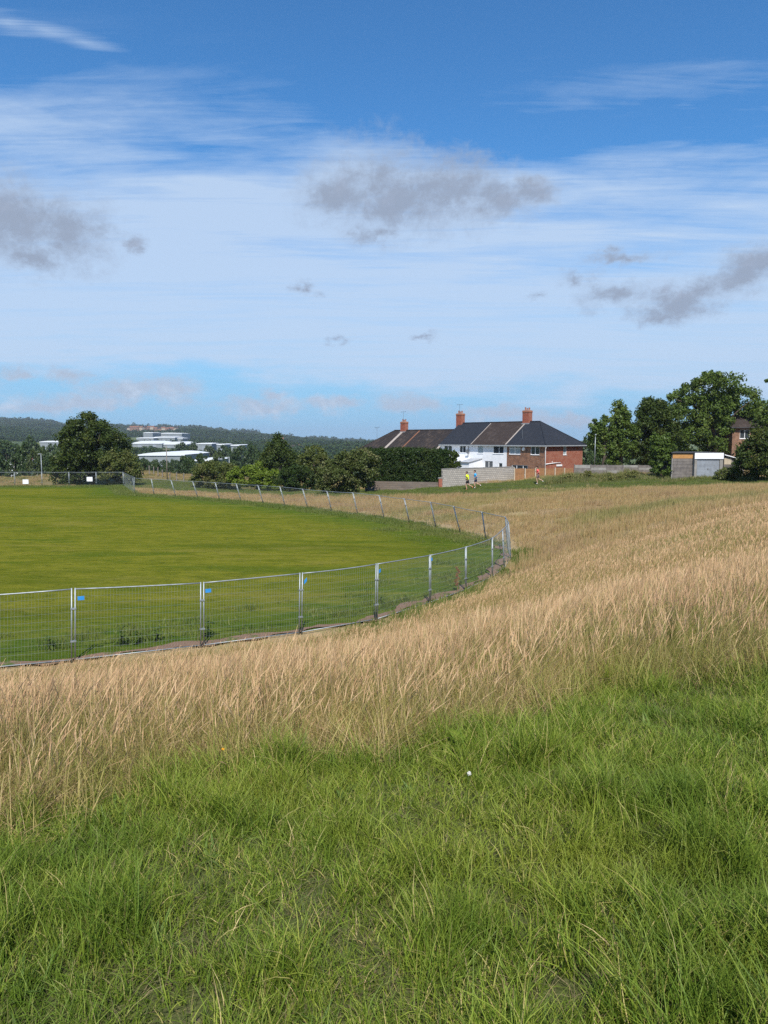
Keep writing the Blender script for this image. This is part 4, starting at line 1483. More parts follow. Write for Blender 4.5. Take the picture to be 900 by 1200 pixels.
# brown board fence with pale posts
pts = [gpt(602.5, 565, 88), gpt(615, 564.5, 88.3), gpt(627, 564, 88.6), gpt(638.5, 563.5, 89), gpt(650, 563, 89.3), gpt(661, 563, 89.6), gpt(672, 562, 90)]
zt = P(635, 548.6, 89)[2]
for i in range(len(pts) - 1):
    a, b = pts[i], pts[i + 1]
    root = empty('board_fence_bay', a)
    tag(root, '%s bay of brown boarded garden fence, counted from the block wall' % ORD[i], 'fence bay', 'bays of the brown garden fence')
    v = b - a
    L_ = np.hypot(v[0], v[1])
    ex_ = np.array([v[0], v[1], 0]) / L_
    ey_ = np.array([-ex_[1], ex_[0], 0])
    top = zt - a[2] + (-.05 if i % 2 else 0)
    nb_ = 8
    for k in range(nb_):
        x_ = .09 + (L_ - .18) * (k + .5) / nb_
        MB().obox(ex_ * x_ + ey_ * (.012 * (k % 2)) + np.array([0, 0, top / 2]), ex_ * ((L_ - .18) / nb_ / 2 * .985), ey_ * .011,
                  np.array([0, 0, top / 2 + rng.uniform(-.02, .01)])).build('board', M['fence_board'], root)
    for zr in (.35, top - .3):
        MB().obox(ex_ * L_ / 2 + ey_ * .05 + np.array([0, 0, zr]), ex_ * (L_ / 2 - .06), ey_ * .02, np.array([0, 0, .04])).build('rail', M['fence_board'], root)
    MB().obox(np.array([0, 0, top / 2]) - ey_ * .03, ex_ * .06, ey_ * .06, np.array([0, 0, top / 2 + .06])).build('post', M['pale_post'], root)

# grey concrete panel fence to the right
pts = [gpt(673, 556, 84.2), gpt(692, 556, 84), gpt(711, 556, 83.8), gpt(730, 556, 83.5), gpt(748, 556, 83.2), gpt(766, 556, 83)]
zt = P(710, 544.8, 83.8)[2]
for i in range(len(pts) - 1):
    a, b = pts[i], pts[i + 1]
    root = empty('concrete_fence_bay', a)
    tag(root, '%s bay of grey concrete panel fence, counted from the brown fence' % ORD[i], 'fence bay', 'bays of the grey panel fence')
    v = b - a
    L_ = np.hypot(v[0], v[1])
    ex_ = np.array([v[0], v[1], 0]) / L_
    ey_ = np.array([-ex_[1], ex_[0], 0])
    top = zt - a[2]
    npan = 4
    for k in range(npan):
        z0_, z1_ = top * k / npan - (.4 if k == 0 else 0), top * (k + 1) / npan - .012
        MB().obox(ex_ * L_ / 2 + ey_ * (.004 * (k % 2)) + np.array([0, 0, (z0_ + z1_) / 2]), ex_ * (L_ / 2 - .05), ey_ * .025, np.array([0, 0, (z1_ - z0_) / 2])).build('panel', M['weathered_board' if (i + k) % 3 else 'concrete'], root)
    MB().obox(np.array([0, 0, top / 2 - .15]) - ey_ * .01, ex_ * .06, ey_ * .065, np.array([0, 0, top / 2 + .2])).build('post', M['weathered_board'], root)

# ------------------------------------------------------------------ garage, sheds
def px_frame(px0, px1, py_base, py_top, d):
    """origin (left base), width and height of an upright thing facing the camera"""
    a = gpt(px0, py_base, d)
    b = P(px1, py_base, d)
    top = P((px0 + px1) / 2, py_top, d)[2]
    return a, b[0] - a[0], top - a[2]


o_, w_, h_ = px_frame(786.5, 812, 556, 531, 77)
sh = empty('board_shed', o_)
tag(sh, 'grey weathered board shed with orange top board, left of garage', 'shed')
MB().box(.02, w_ - .02, .06, 3.4, -.4, h_).build('carcass', M['weathered_board'], sh)
nb_ = 7
hb = h_ - .55
for k in range(nb_):
    z0_ = hb * k / nb_
    MB().box(0, w_, .0 + .004 * (k % 2), .055, z0_ - (.3 if k == 0 else 0), z0_ + hb / nb_ - .018).build('board', M['weathered_board'], sh)
MB().box(.1, w_, -.01, .05, hb + .0, h_ - .06).build('fascia_board', M['orange_board'], sh)
MB().box(-.1, w_ + .05, -.15, 3.6, h_ + .003, h_ + .09).build('roof', M['felt_roof'], sh)
MB().box(-.01, .08, -.05, .0, -.3, hb).build('corner_post', M['concrete'], sh)

o_, w_, h_ = px_frame(813.3, 846.5, 556.5, 531, 76.6)
ga = empty('garage', o_)
tag(ga, 'flat roofed garage with white fascia and grey door', 'garage')
MB().box(.02, w_ - .02, .12, 5.2, -.4, h_).build('carcass', M['concrete'], ga)
for (x0, x1) in ((0, .24), (w_ - .34, w_)):
    MB().box(x0, x1, -.03, .115, -.4, h_ - .62).build('door_post', M['concrete'], ga)
dm = MB()
nrib = 18
dr = None
x0, x1 = .26, w_ - .36
MB().box(x0, x1, .05, .11, -.3, h_ - .62).build('door', M['garage_door'], ga)
dr = [c for c in ga.children if c.name.startswith('door') and 'post' not in c.name][0]
for k in range(nrib):
    xx = x0 + (x1 - x0) * (k + .5) / nrib
    MB().box(xx - .035, xx + .035, .02, .05, -.3, h_ - .64).build('rib', M['garage_door'], dr)
MB().box((x0 + x1) / 2 - .06, (x0 + x1) / 2 + .06, -.01, .02, .95, 1.05).build('handle', M['aerial'], dr)
MB().box(-.03, w_ + .02, -.10, -.04, h_ - .60, h_ + .02).build('fascia', M['white_board'], ga)
MB().box(-.02, w_ + .03, -.039, 5.3, h_ + .003, h_ + .07).build('roof', M['felt_roof'], ga)

o_, w_, h_ = px_frame(847.5, 872, 556.5, 533.5, 77)
ls = empty('lean_to_shed', o_)
tag(ls, 'low shed with roof sloping right between garage and shrub', 'shed')
hr = h_ - .55
q = MB()
q.add([(.02, .06, -.4), (w_, .06, -.4), (w_, 3, -.4), (.02, 3, -.4), (.02, .06, h_), (w_, .06, hr), (w_, 3, hr), (.02, 3, h_)],
      [(0, 3, 2, 1), (4, 5, 6, 7), (0, 1, 5, 4), (1, 2, 6, 5), (2, 3, 7, 6), (3, 0, 4, 7)])
q.build('carcass', M['weathered_board'], ls)
for k in range(6):
    z0_ = 1.3 * k / 6
    MB().box(0, w_ - .02, .0, .055, z0_ - (.3 if k == 0 else 0), z0_ + 1.3 / 6 - .02).build('board', M['weathered_board'], ls)
MB().box(.05, .8, .02, .055, 1.32, h_ - .25).build('panel', M['pale_post'], ls)
quad_roof(ls, [[(-.02, -.2, h_ + .10), (w_ + .2, -.2, hr + .02), (w_ + .2, 3.1, hr + .02), (-.02, 3.1, h_ + .10)]], 'white_board', 'roof', .09)

# brick house behind the garages
o_, w_, h_ = px_frame(856, 926, 560, 500.5, 101)
bh = empty('brick_house', o_)
tag(bh, 'brick house with dark hipped roof behind trees at right edge', 'house')
h_ = max(h_, 5.0)
D_ = 8.0
wins = [(1.0, 2.35, h_ - 1.55, h_ - .35, (.5,), 'glass'), (3.1, 3.6, h_ - 1.0, h_ - .4, (), 'net_curtain'), (1.0, 2.5, 1.0, 2.3, (.5,), 'glass'), (5.0, 6.6, h_ - 1.55, h_ - .35, (.5,), 'glass')]
mb = MB()
wall_face(mb, w_, h_, wins)
mb.add([(0, 0, 0), (0, D_, 0), (0, D_, h_), (0, 0, h_)], [(3, 2, 1, 0)])
mb.add([(w_, 0, 0), (w_, D_, 0), (w_, D_, h_), (w_, 0, h_)], [(0, 1, 2, 3)])
mb.add([(0, D_, 0), (w_, D_, 0), (w_, D_, h_), (0, D_, h_)], [(3, 2, 1, 0)])
mb.build('wall', M['brick_brown'], bh)
for o in wins:
    window(bh, *o[:4], lambda p: p, o[4], o[5])
e = .4
zr = h_ + 2.6
rf = quad_roof(bh, [[(-e, -e, h_ + .02), (w_ + e, -e, h_ + .02), (w_ - 3.6, D_ / 2, zr), (3.6, D_ / 2, zr)],
                    [(-e, D_ + e, h_ + .02), (-e, -e, h_ + .02), (3.6, D_ / 2, zr)],
                    [(w_ + e, -e, h_ + .02), (w_ + e, D_ + e, h_ + .02), (w_ - 3.6, D_ / 2, zr)],
                    [(w_ + e, D_ + e, h_ + .02), (-e, D_ + e, h_ + .02), (3.6, D_ / 2, zr), (w_ - 3.6, D_ / 2, zr)]], 'roof_brown')
MB().box(-e, w_ + e, -e - .1, -e - .005, h_ - .14, h_ - .02).build('gutter', M['felt_roof'], bh)

# lamp column beside the end house
lp = gpt(696.5, 556, 92)
lo = empty('street_lamp', lp)
tag(lo, 'thin grey lamp column between brick end house and trees', 'street lamp')
ht = P(696.5, 509.5, 92)[2] - lp[2]
MB().tube([(0, 0, -.3), (0, 0, 1.2)], .09, 8).build('base', M['galvanised'], lo, True)
MB().tube([(0, 0, 1.2), (0, 0, ht - .1)], [.06, .045], 8).build('column', M['galvanised'], lo, True)
MB().tube([(0, 0, ht - .1), (-.1, -.3, ht)], .03, 6).build('bracket', M['galvanised'], lo, True)
MB().obox((-.14, -.55, ht + .02), (.09, 0, 0), (.05, .28, 0), (0, 0, .05)).build('lamp_head', M['gutter'], lo)

# ------------------------------------------------------------------ trees and shrubs
def leaf_cloud(name, mat, centres, radii, per, leaf, seed=0, flat=0.8, zmin=None):
    """leaf-sized diamonds spread through many small clumps"""
    r = np.random.default_rng(seed)
    C_ = np.repeat(centres, per, 0)
    Rr = np.repeat(radii, per)
    n = len(C_)
    d = r.normal(size=(n, 3))
    d /= np.linalg.norm(d, axis=1)[:, None]
    rad_ = Rr * r.uniform(size=n) ** 0.45
    p = C_ + d * rad_[:, None] * np.array([1, 1, flat])
    if zmin is not None:
        k = p[:, 2] > zmin
        p, d = p[k], d[k]
        n = len(p)
    nrm = d * 0.6 + r.normal(size=(n, 3)) * 0.6 + np.array([0, 0, 0.35])
    nrm /= np.linalg.norm(nrm, axis=1)[:, None]
    a = np.cross(nrm, r.normal(size=(n, 3)))
    a /= np.linalg.norm(a, axis=1)[:, None]
    b = np.cross(nrm, a)
    s = leaf * r.uniform(0.6, 1.3, n)[:, None]
    V = np.stack([p - a * s, p + b * s * .55, p + a * s, p - b * s * .55], 1).reshape(-1, 3)
    me = np_mesh(name, V, np.arange(n * 4), 4)
    # one tone for each clump, jittered leaf by leaf
    attr(me, 'rnd', 'FLOAT', np.repeat(np.clip(r.uniform(0, 1, n) * .6 + .4 * np.sin(p[:, 0] * 2.1 + p[:, 2] * 1.7) ** 2, 0, 1), 4).astype(np.float32))
    me.materials.append(mat)
    return me


def crown_clumps(lobes, n, cr, seed, shell=0.72):
    r = np.random.default_rng(seed)
    L_ = np.array(lobes, float)
    wgt = (L_[:, 3] * L_[:, 4] + L_[:, 4] * L_[:, 5] + L_[:, 3] * L_[:, 5])
    which = r.choice(len(L_), n, p=wgt / wgt.sum())
    d = r.normal(size=(n, 3))
    d[:, 2] += 0.25
    d /= np.linalg.norm(d, axis=1)[:, None]
    rr = shell + (1.03 - shell) * r.uniform(size=n) ** 0.6
    c = L_[which, :3] + d * L_[which, 3:] * rr[:, None]
    rad_ = cr * r.uniform(0.55, 1.35, n)
    return c, rad_


def limbs(mb, base, top, r0, targets, seed=0):
    r = np.random.default_rng(seed)
    base, top = np.array(base, float), np.array(top, float)
    bend = np.array([r.uniform(-.15, .15), r.uniform(-.15, .15), 0]) * np.linalg.norm(top - base)
    pts = [base - (0, 0, .4), base + (top - base) * .3 + bend * .4, base + (top - base) * .65 + bend * .6, top]
    mb.tube(pts, [r0 * 1.25, r0, r0 * .7, r0 * .3], 8)
    for t in targets:
        f_ = r.uniform(.3, .75)
        s = base + (top - base) * f_ + bend * .55
        m_ = (s + np.array(t)) / 2 + np.array([0, 0, .06 * np.linalg.norm(np.array(t) - s)])
        mb.tube([s, m_, t], [r0 * .5, r0 * .32, r0 * .1], 6)


SEED = [100]


def plant(name, cat, label, base, lobes, mat, nclump, cr, per, leaf, trunk=True, group=None, extra=(), r0=None, zmin=0.05, flat=.8, shell=.72):
    """a tree or shrub: crown of leaf clumps on a trunk with limbs. lobes are relative to the base"""
    SEED[0] += 1
    sd0 = SEED[0]
    root = empty(name, base)
    tag(root, label, cat, group)
    c, rd = crown_clumps(lobes, nclump, cr, sd0, shell)
    for e_ in extra:
        c = np.vstack([c, np.array(e_[:3])])
        rd = np.append(rd, e_[3])
    me = leaf_cloud('crown', M[mat], c, rd, per, leaf, sd0, flat, zmin)
    link('crown', me, None, root)
    L_ = np.array(lobes, float)
    ctr = L_[:, :3].mean(0)
    mb = MB()
    hgt = (L_[:, 2] + L_[:, 5]).max()
    r0 = r0 or 0.022 * hgt + .03
    tg = [c[i] for i in np.random.default_rng(sd0).choice(len(c), min(10, len(c)), replace=False)]
    limbs(mb, (ctr[0] * .3, 0, 0), (ctr[0], ctr[1], ctr[2] + .3 * (hgt - ctr[2])), r0, tg, sd0)
    mb.build('trunk' if trunk else 'stem', M['bark'], root, True)
    return root


def px_plant(name, cat, label, px0, px1, pyt, pyb, d, mat, lobes=None, nclump=90, cr=.75, per=110, leaf=.16, depth_ratio=.8, group=None, trunk=True, extra=(), shell=.72, flat=.8):
    """lobes in unit box: x -1..1 across, y -1..1 in depth, z 0..1 up"""
    b = gpt((px0 + px1) / 2, pyb, d)
    hw = (P(px1, pyb, d)[0] - P(px0, pyb, d)[0]) / 2
    H = P((px0 + px1) / 2, pyt, d)[2] - b[2]
    lobes = lobes or [(0, 0, .55, .95, .95, .45), (-.45, .1, .42, .55, .6, .40), (.45, -.1, .40, .55, .6, .38), (0, -.3, .7, .6, .6, .30)]
    LL = [(l[0] * hw, l[1] * hw * depth_ratio, l[2] * H, l[3] * hw, l[4] * hw * depth_ratio, l[5] * H) for l in lobes]
    EX = [(e_[0] * hw, e_[1] * hw * depth_ratio, e_[2] * H, e_[3]) for e_ in extra]
    return plant(name, cat, label, b, LL, mat, nclump, cr, per, leaf, trunk, group, EX, shell=shell, flat=flat)


# the big dark tree by the far fence, and its lighter companion
px_plant('broadleaf_tree', 'tree', 'large round dark green tree behind the far fence', 64, 154, 487, 572, 106, 'leaf_dark',
         [(0, 0, .55, .72, .8, .40), (-.42, 0, .38, .56, .7, .30), (.45, .1, .45, .52, .7, .34), (-.05, -.2, .78, .46, .5, .22), (-.5, -.2, .22, .44, .5, .2), (.35, -.3, .68, .4, .5, .22), (-.3, -.3, .62, .42, .5, .24)],
         300, .85, 130, .17)
px_plant('olive_shrub', 'shrub', 'dull olive brown shrub at the right foot of the large tree', 118, 166, 530, 573, 103, 'leaf_olive', None, 80, .7, 120, .14, trunk=False)
# bushes along the back of the meadow, left to right
px_plant('round_bush', 'bush', 'rounded olive bush left of the bright green hedge', 226, 280, 541, 574, 103, 'leaf_olive',
         [(0, 0, .5, .95, .95, .48), (-.5, 0, .38, .5, .7, .38), (.5, 0, .42, .5, .7, .42)], 110, .6, 120, .13, trunk=False)
px_plant('bright_hedge', 'hedge', 'bright yellow-green hedge behind the meadow', 268, 330, 546, 575, 101, 'leaf_bright',
         [(-.6, 0, .5, .42, .6, .42), (-.15, 0, .55, .42, .6, .44), (.3, 0, .45, .42, .6, .42), (.7, 0, .42, .34, .6, .4)], 130, .5, 120, .13, trunk=False, depth_ratio=.35)
px_plant('small_bush', 'bush', 'small bright green bush above the yellow-green hedge', 293, 316, 544, 570, 106, 'leaf_bright', None, 40, .5, 90, .13, trunk=False)
px_plant('conical_tree', 'tree', 'dark conical tree between bright hedge and brown roofs', 302, 351, 510, 570, 112, 'leaf_dark',
         [(0, 0, .35, .95, .9, .28), (0, 0, .52, .75, .7, .26), (0, 0, .72, .46, .5, .22), (.02, 0, .9, .15, .2, .12), (-.5, 0, .4, .45, .5, .2), (.5, 0, .46, .4, .5, .2)], 170, .7, 120, .15,
         extra=((.05, 0, 1.0, .35), (.0, 0, .97, .3)))
px_plant('dark_bush', 'bush', 'dark green bush at the edge of the meadow left of the pale shrub', 322, 372, 548, 576, 97, 'leaf_hedge', None, 90, .55, 120, .13, trunk=False)
px_plant('thin_tree', 'tree', 'thin olive tree behind the dark bush', 346, 388, 522, 572, 104, 'leaf_olive',
         [(0, 0, .65, .8, .8, .33), (-.4, 0, .5, .5, .6, .3), (.4, 0, .5, .5, .6, .3)], 90, .6, 80, .14)
px_plant('flowering_shrub', 'shrub', 'pale mottled flowering shrub left of the dark hedge', 372, 441, 528, 577.5, 82, 'leaf_mottled',
         [(-.4, 0, .38, .6, .8, .38), (.1, 0, .5, .6, .8, .46), (.55, 0, .58, .45, .7, .42), (-.7, 0, .3, .3, .6, .28)], 190, .6, 120, .13, trunk=False)
# the tall dark conifer hedge, three clipped lengths grown together
for (a0, a1, t0_, lab) in ((432, 466, 526.5, 'left length of the tall dark clipped conifer hedge'),
                           (458, 500, 526, 'middle length of the tall dark clipped conifer hedge'),
                           (492, 523, 527.5, 'right length of the tall dark clipped conifer hedge')):
    SEED[0] += 1
    b_ = gpt((a0 + a1) / 2, 571, 87.5)
    hw_ = (P(a1, 571, 87.5)[0] - P(a0, 571, 87.5)[0]) / 2
    H_ = P((a0 + a1) / 2, t0_, 87.5)[2] - b_[2]
    rh = np.random.default_rng(int(a0))
    nf = int(44 * hw_ * H_)
    fx = np.stack([rh.uniform(-hw_, hw_, nf), -1.35 + rh.normal(0, .10, nf) + .16 * np.sin(rh.uniform(0, 6, nf)), rh.uniform(.15, H_ - .25, nf)], 1)
    tp = np.stack([rh.uniform(-hw_, hw_, nf // 3), rh.uniform(-1.3, 1.3, nf // 3), H_ - .22 + rh.normal(0, .09, nf // 3)], 1)
    sdn = np.stack([np.where(rh.uniform(size=nf // 3) < .5, -hw_, hw_), rh.uniform(-1.3, 1.3, nf // 3), rh.uniform(.2, H_ - .3, nf // 3)], 1)
    cc = np.vstack([fx, tp, sdn, fx * (1, .1, 1)])
    ro = empty('conifer_hedge', b_)
    tag(ro, lab, 'hedge', 'tall dark conifer hedge')
    link('foliage', leaf_cloud('foliage', M['leaf_hedge'], cc, rh.uniform(.22, .42, len(cc)), 60, .09, int(a0), 1.0, .05), None, ro)
    mb = MB()
    for sx in np.linspace(-hw_ * .8, hw_ * .8, 4):
        mb.tube([(sx, 0, -.3), (sx + .1, 0, H_ * .5), (sx, 0, H_ - .3)], [.12, .08, .02], 6)
    mb.build('stem', M['bark'], ro, True)
px_plant('hedge_tip', 'shrub', 'loose shrub at the right end of the dark hedge', 514, 539, 528, 566, 89, 'leaf_dark',
         [(-.3, 0, .6, .6, .7, .32), (.25, 0, .66, .6, .7, .28), (-.2, 0, .3, .5, .6, .3)], 60, .5, 100, .13)
# trees right of the houses
rt = 'trees behind the grey panel fence'
px_plant('fence_tree', 'tree', 'slim loose tree just right of the lamp column', 686, 722, 484, 556, 93, 'leaf_mid',
         [(-.3, 0, .62, .5, .6, .25), (.25, 0, .72, .5, .6, .27), (0, 0, .4, .7, .7, .3), (.4, 0, .5, .5, .6, .25)], 100, .55, 70, .16, group=rt, extra=((-.75, 0, .8, .35), (-.5, 0, .88, .35)))
px_plant('fence_tree', 'tree', 'tall narrow tree behind grey fence with pointed top', 708, 746, 471, 556, 94, 'leaf_mid',
         [(-.1, 0, .7, .6, .7, .26), (.2, 0, .5, .8, .8, .3), (-.3, 0, .35, .6, .7, .3), (-.2, 0, .88, .25, .3, .12)], 130, .6, 90, .16, group=rt, extra=((-.2, 0, .99, .35),))
px_plant('fence_tree', 'tree', 'dense dark tree left of the tallest tree', 735, 792, 468, 556, 97, 'leaf_dark',
         [(0, 0, .6, .8, .8, .34), (-.4, 0, .45, .55, .7, .36), (.4, 0, .55, .6, .7, .34), (-.1, 0, .82, .5, .6, .18)], 210, .75, 110, .17, group=rt)
px_plant('great_tree', 'tree', 'tallest spreading tree with sunlit crown behind the garages', 764, 892, 436, 556, 104, 'leaf_mid',
         [(0.12, 0, .76, .40, .5, .22), (-.38, 0, .66, .42, .5, .22), (.55, 0, .62, .42, .5, .24), (-.1, 0, .5, .6, .6, .26), (.35, 0, .42, .55, .6, .28), (-.55, 0, .42, .38, .5, .26),
          (.05, -.3, .9, .26, .3, .10), (-.02, -.3, .30, .6, .5, .26), (.35, -.2, .84, .24, .3, .12), (-.2, -.3, .82, .22, .3, .12), (.8, 0, .52, .22, .4, .16)], 420, .85, 90, .19,
         extra=((-.12, 0, .985, .35), (.0, 0, .995, .4)))
px_plant('young_tree', 'tree', 'upright young tree in front of the board shed', 756, 792, 506, 557, 78, 'leaf_mid',
         [(.1, 0, .32, .7, .7, .3), (-.1, 0, .55, .55, .6, .28), (.3, 0, .7, .3, .4, .22), (-.4, 0, .75, .22, .3, .18)], 90, .42, 90, .13, group=None, extra=((.4, 0, .95, .2), (-.5, 0, .97, .2)))
px_plant('edge_shrub', 'shrub', 'big dark shrub beside the sheds at right edge', 858, 950, 494, 565, 70.5, 'leaf_dark',
         [(-.1, 0, .4, .75, .8, .38), (.4, 0, .6, .6, .7, .38), (-.5, 0, .25, .45, .6, .25), (-.15, 0, .66, .38, .5, .22)], 230, .5, 120, .13, trunk=False)
px_plant('edge_tree', 'tree', 'tree leaning in at the right edge above the brick house', 876, 1010, 446, 560, 92, 'leaf_mid',
         [(-.1, 0, .6, .7, .7, .3), (-.55, 0, .5, .38, .5, .2), (.4, 0, .7, .6, .7, .3), (0, 0, .85, .4, .5, .15)], 240, .75, 90, .17, extra=((-.75, 0, 1.0, .25),))
# tall weeds and brambles in front of the fences
for i, (p0, p1, t_, b_, d_, mt_) in enumerate([(655, 682, 555, 566, 80, 'leaf_weed'), (676, 702, 551, 564, 79.5, 'leaf_weed'), (700, 730, 553, 563, 79, 'leaf_weed'), (726, 760, 551, 562, 78.5, 'leaf_weed')]):
    px_plant('bramble', 'bramble', '%s clump of tall weeds before the grey fence, from the left' % ORD[i], p0, p1, t_, b_, d_, mt_, [(-.5, 0, .3, .4, .6, .3), (0, 0, .4, .3, .6, .5), (.5, 0, .25, .4, .6, .3)], 34, .26, 60, .08, group='weeds before the grey fence', trunk=False)
px_plant('bramble', 'bramble', 'low weeds at the foot of the big right-edge shrub', 838, 868, 549, 563, 73, 'leaf_olive', None, 40, .35, 70, .10, group=None, trunk=False)


# ------------------------------------------------------------------ valley: trees seen one by one
proto = []
for k, (mt_, lob) in enumerate([('leaf_far', [(0, 0, .6, .8, .8, .38), (-.4, 0, .45, .55, .6, .3), (.45, 0, .5, .5, .6, .3), (.1, 0, .8, .5, .5, .2)]),
                                ('leaf_far', [(0, 0, .5, .7, .7, .42), (.2, 0, .72, .5, .5, .28), (-.5, 0, .35, .45, .5, .28), (.55, .1, .38, .4, .5, .3)]),
                                ('leaf_far', [(-.1, 0, .55, .6, .6, .45), (.45, 0, .4, .5, .6, .32), (-.5, 0, .4, .45, .5, .3), (-.1, 0, .85, .35, .4, .15), (.3, 0, .7, .4, .4, .2)])]):
    LL = [(l[0] * 5, l[1] * 5, l[2] * 10, l[3] * 5, l[4] * 5, l[5] * 10) for l in lob]
    c, rd = crown_clumps(LL, 85, 1.0, 900 + k)
    cm = leaf_cloud('crown', M[mt_], c, rd, 34, .40, 900 + k, .8, .3)
    mb = MB()
    limbs(mb, (0, 0, 0), (0, 0, 6), .25, [c[i] for i in range(5)], k)
    tm = mb.mesh('trunk')
    tm.materials.append(M['bark'])
    proto.append((cm, tm))


def valley_tree(px0, px1, pyt, d, k, label, group):
    pb = P((px0 + px1) / 2, 530, d)
    zb = gz(pb[0], d)
    top = P((px0 + px1) / 2, pyt, d)[2]
    H = max(top - zb, 3.0)
    Wd = (P(px1, 530, d)[0] - P(px0, 530, d)[0])
    root = empty('valley_tree', (pb[0], d, zb), rng.uniform(0, 6.28))
    tag(root, label, 'tree', group)
    sx, sz = Wd / 10.5, H / 10.0
    for me_, nm in ((proto[k][0], 'crown'), (proto[k][1], 'trunk')):
        o = link(nm, me_, None, root)
        o.scale = (sx, sx, sz)
    return root


rows = [
    ('%s valley tree behind the straw paddock, counted from the left edge', 'trees behind the straw paddock',
     [(-30, 8, 527, 150), (2, 30, 532, 160), (12, 40, 520, 190), (28, 50, 529, 165), (40, 62, 523, 185), (48, 72, 534, 158), (60, 84, 526, 170)]),
    ('%s hazy tree in the far left valley belt, counted from the left', 'far belt of trees at left',
     [(-40, 0, 516, 330), (-10, 30, 517, 300), (20, 50, 514, 340), (45, 75, 520, 310), (60, 95, 518, 300)]),
    ('%s valley tree between the two rows of white warehouses, counted from the left', 'trees between the warehouses',
     [(150, 172, 527, 520), (166, 188, 525, 540), (184, 206, 528, 500), (200, 226, 520, 520), (216, 240, 521, 510), (234, 258, 523, 500), (250, 276, 523, 480), (268, 296, 522, 450), (284, 306, 520, 440)]),
    ('%s dark tree below the white sheds, counted from the left', 'dark trees below the sheds',
     [(146, 164, 534, 200), (158, 178, 539, 210), (172, 194, 542, 190), (190, 208, 543, 185), (204, 224, 534, 200), (150, 176, 538.5, 300), (170, 190, 540.5, 310), (186, 204, 541.5, 300), (198, 216, 540.5, 320), (210, 232, 536, 310), (226, 246, 540, 270), (148, 166, 536.5, 345), (158, 178, 538, 350), (170, 190, 539.5, 340), (182, 202, 540, 345), (195, 213, 539, 350), (206, 226, 536.5, 345), (214, 236, 538, 190), (222, 250, 533, 210), (244, 270, 529, 230), (262, 288, 527, 240), (280, 310, 525, 260)]),
    ('%s tree beyond the conical tree, counted from the left', 'trees beyond the conical tree',
     [(336, 360, 530, 260), (352, 378, 532, 240), (372, 394, 534, 230), (388, 412, 533, 250), (404, 428, 532, 280), (326, 345, 527, 300)]),
]
rows.append(('%s background tree between the end house and the garages, counted from the left', 'background trees right of the houses',
             [(672, 700, 512, 150), (684, 716, 505, 165), (708, 740, 500, 160), (736, 775, 498, 150), (770, 815, 505, 150), (815, 860, 500, 145), (850, 905, 495, 150)]))
kk = 0
for lab, grp, lst in rows:
    for i, (p0, p1, t_, d_) in enumerate(sorted(lst)):
        valley_tree(p0, p1, t_, d_, kk % 3, lab % ORD[i], grp)
        kk += 1

# ------------------------------------------------------------------ valley: white warehouses
def warehouse(px0, px1, pyt, pyb, d, length, label, arch=0.25, yaw=0.0):
    a, b = P(px0, pyb, d), P(px1, pyb, d)
    zb = a[2]
    W_ = b[0] - a[0]
    H = P(px0, pyt, d)[2] - zb
    gzv = gz((a[0] + b[0]) / 2, d)
    root = empty('warehouse', ((a[0] + b[0]) / 2, d, min(zb, gzv)), yaw)
    H = H + zb - min(zb, gzv)
    tag(root, label, 'warehouse', 'white warehouses in the valley')
    he = H - arch * .5 * (P(px0, pyt, d)[2] - P(px0, pyb, d)[2])
    MB().box(-W_ / 2, W_ / 2, 0, length, -2, he - .02).build('wall', M['shed_wall'], root)
    n = 12
    vs, fs = [], []
    for i in range(n + 1):
        t = -1 + 2 * i / n
        x_ = t * (W_ / 2 + .4)
        z_ = he + (H - he) * (1 - t * t)
        vs += [(x_, -.6, z_), (x_, length + .6, z_), (x_, -.6, he - .6)]
    for i in range(n):
        fs += [(i * 3, i * 3 + 3, i * 3 + 4, i * 3 + 1), (i * 3 + 2, i * 3 + 5, i * 3 + 3, i * 3)]
    MB().add(vs, fs).build('roof', M['shed_metal'], root)
    nd = max(1, int(W_ / 14))
    for k in range(nd):
        xx = -W_ / 2 + W_ * (k + .5) / nd
        MB().box(xx - 2, xx + 2, -.12, -.02, 0, min(5, he * .7)).build('loading_door', M['garage_door'], root)
    return root


warehouse(155, 190, 516.5, 525, 900, 60, 'left of the twin arched white warehouses right of the large tree', .7)
warehouse(191, 219, 517.5, 526, 905, 60, 'right of the twin arched white warehouses right of the large tree', .7)
warehouse(163, 216, 530, 541, 420, 60, 'nearest long white shed roof below the arched warehouses', .5)
warehouse(229, 254, 537, 544, 330, 25, 'small low white shed above the round olive bush', .5)
warehouse(168, 179, 506.5, 511, 1350, 50, 'small white block on the hillside, upper left shed', .3)
warehouse(184, 213, 507, 511.5, 1400, 60, 'long white shed highest on the hillside', .4)
warehouse(180, 205, 511.5, 516.5, 1200, 60, 'white shed midway up the hillside', .4)
warehouse(160, 180, 512.5, 516.5, 1180, 60, 'dull white shed midway up the hillside, furthest left', .4)
warehouse(208, 214, 513, 516.5, 1150, 30, 'tiny white block right of the midway shed', .3)
warehouse(47, 73, 516.5, 522.5, 800, 50, 'white warehouse just left of the large dark tree', .4)
warehouse(230, 248, 519, 523.5, 850, 40, 'white warehouse roof between treetops right of the twins', .4)
warehouse(254, 264, 520, 524, 830, 40, 'short white roof between treetops', .4)
warehouse(271, 281, 521, 527, 640, 40, 'square white building at the right end of the warehouses', .2)


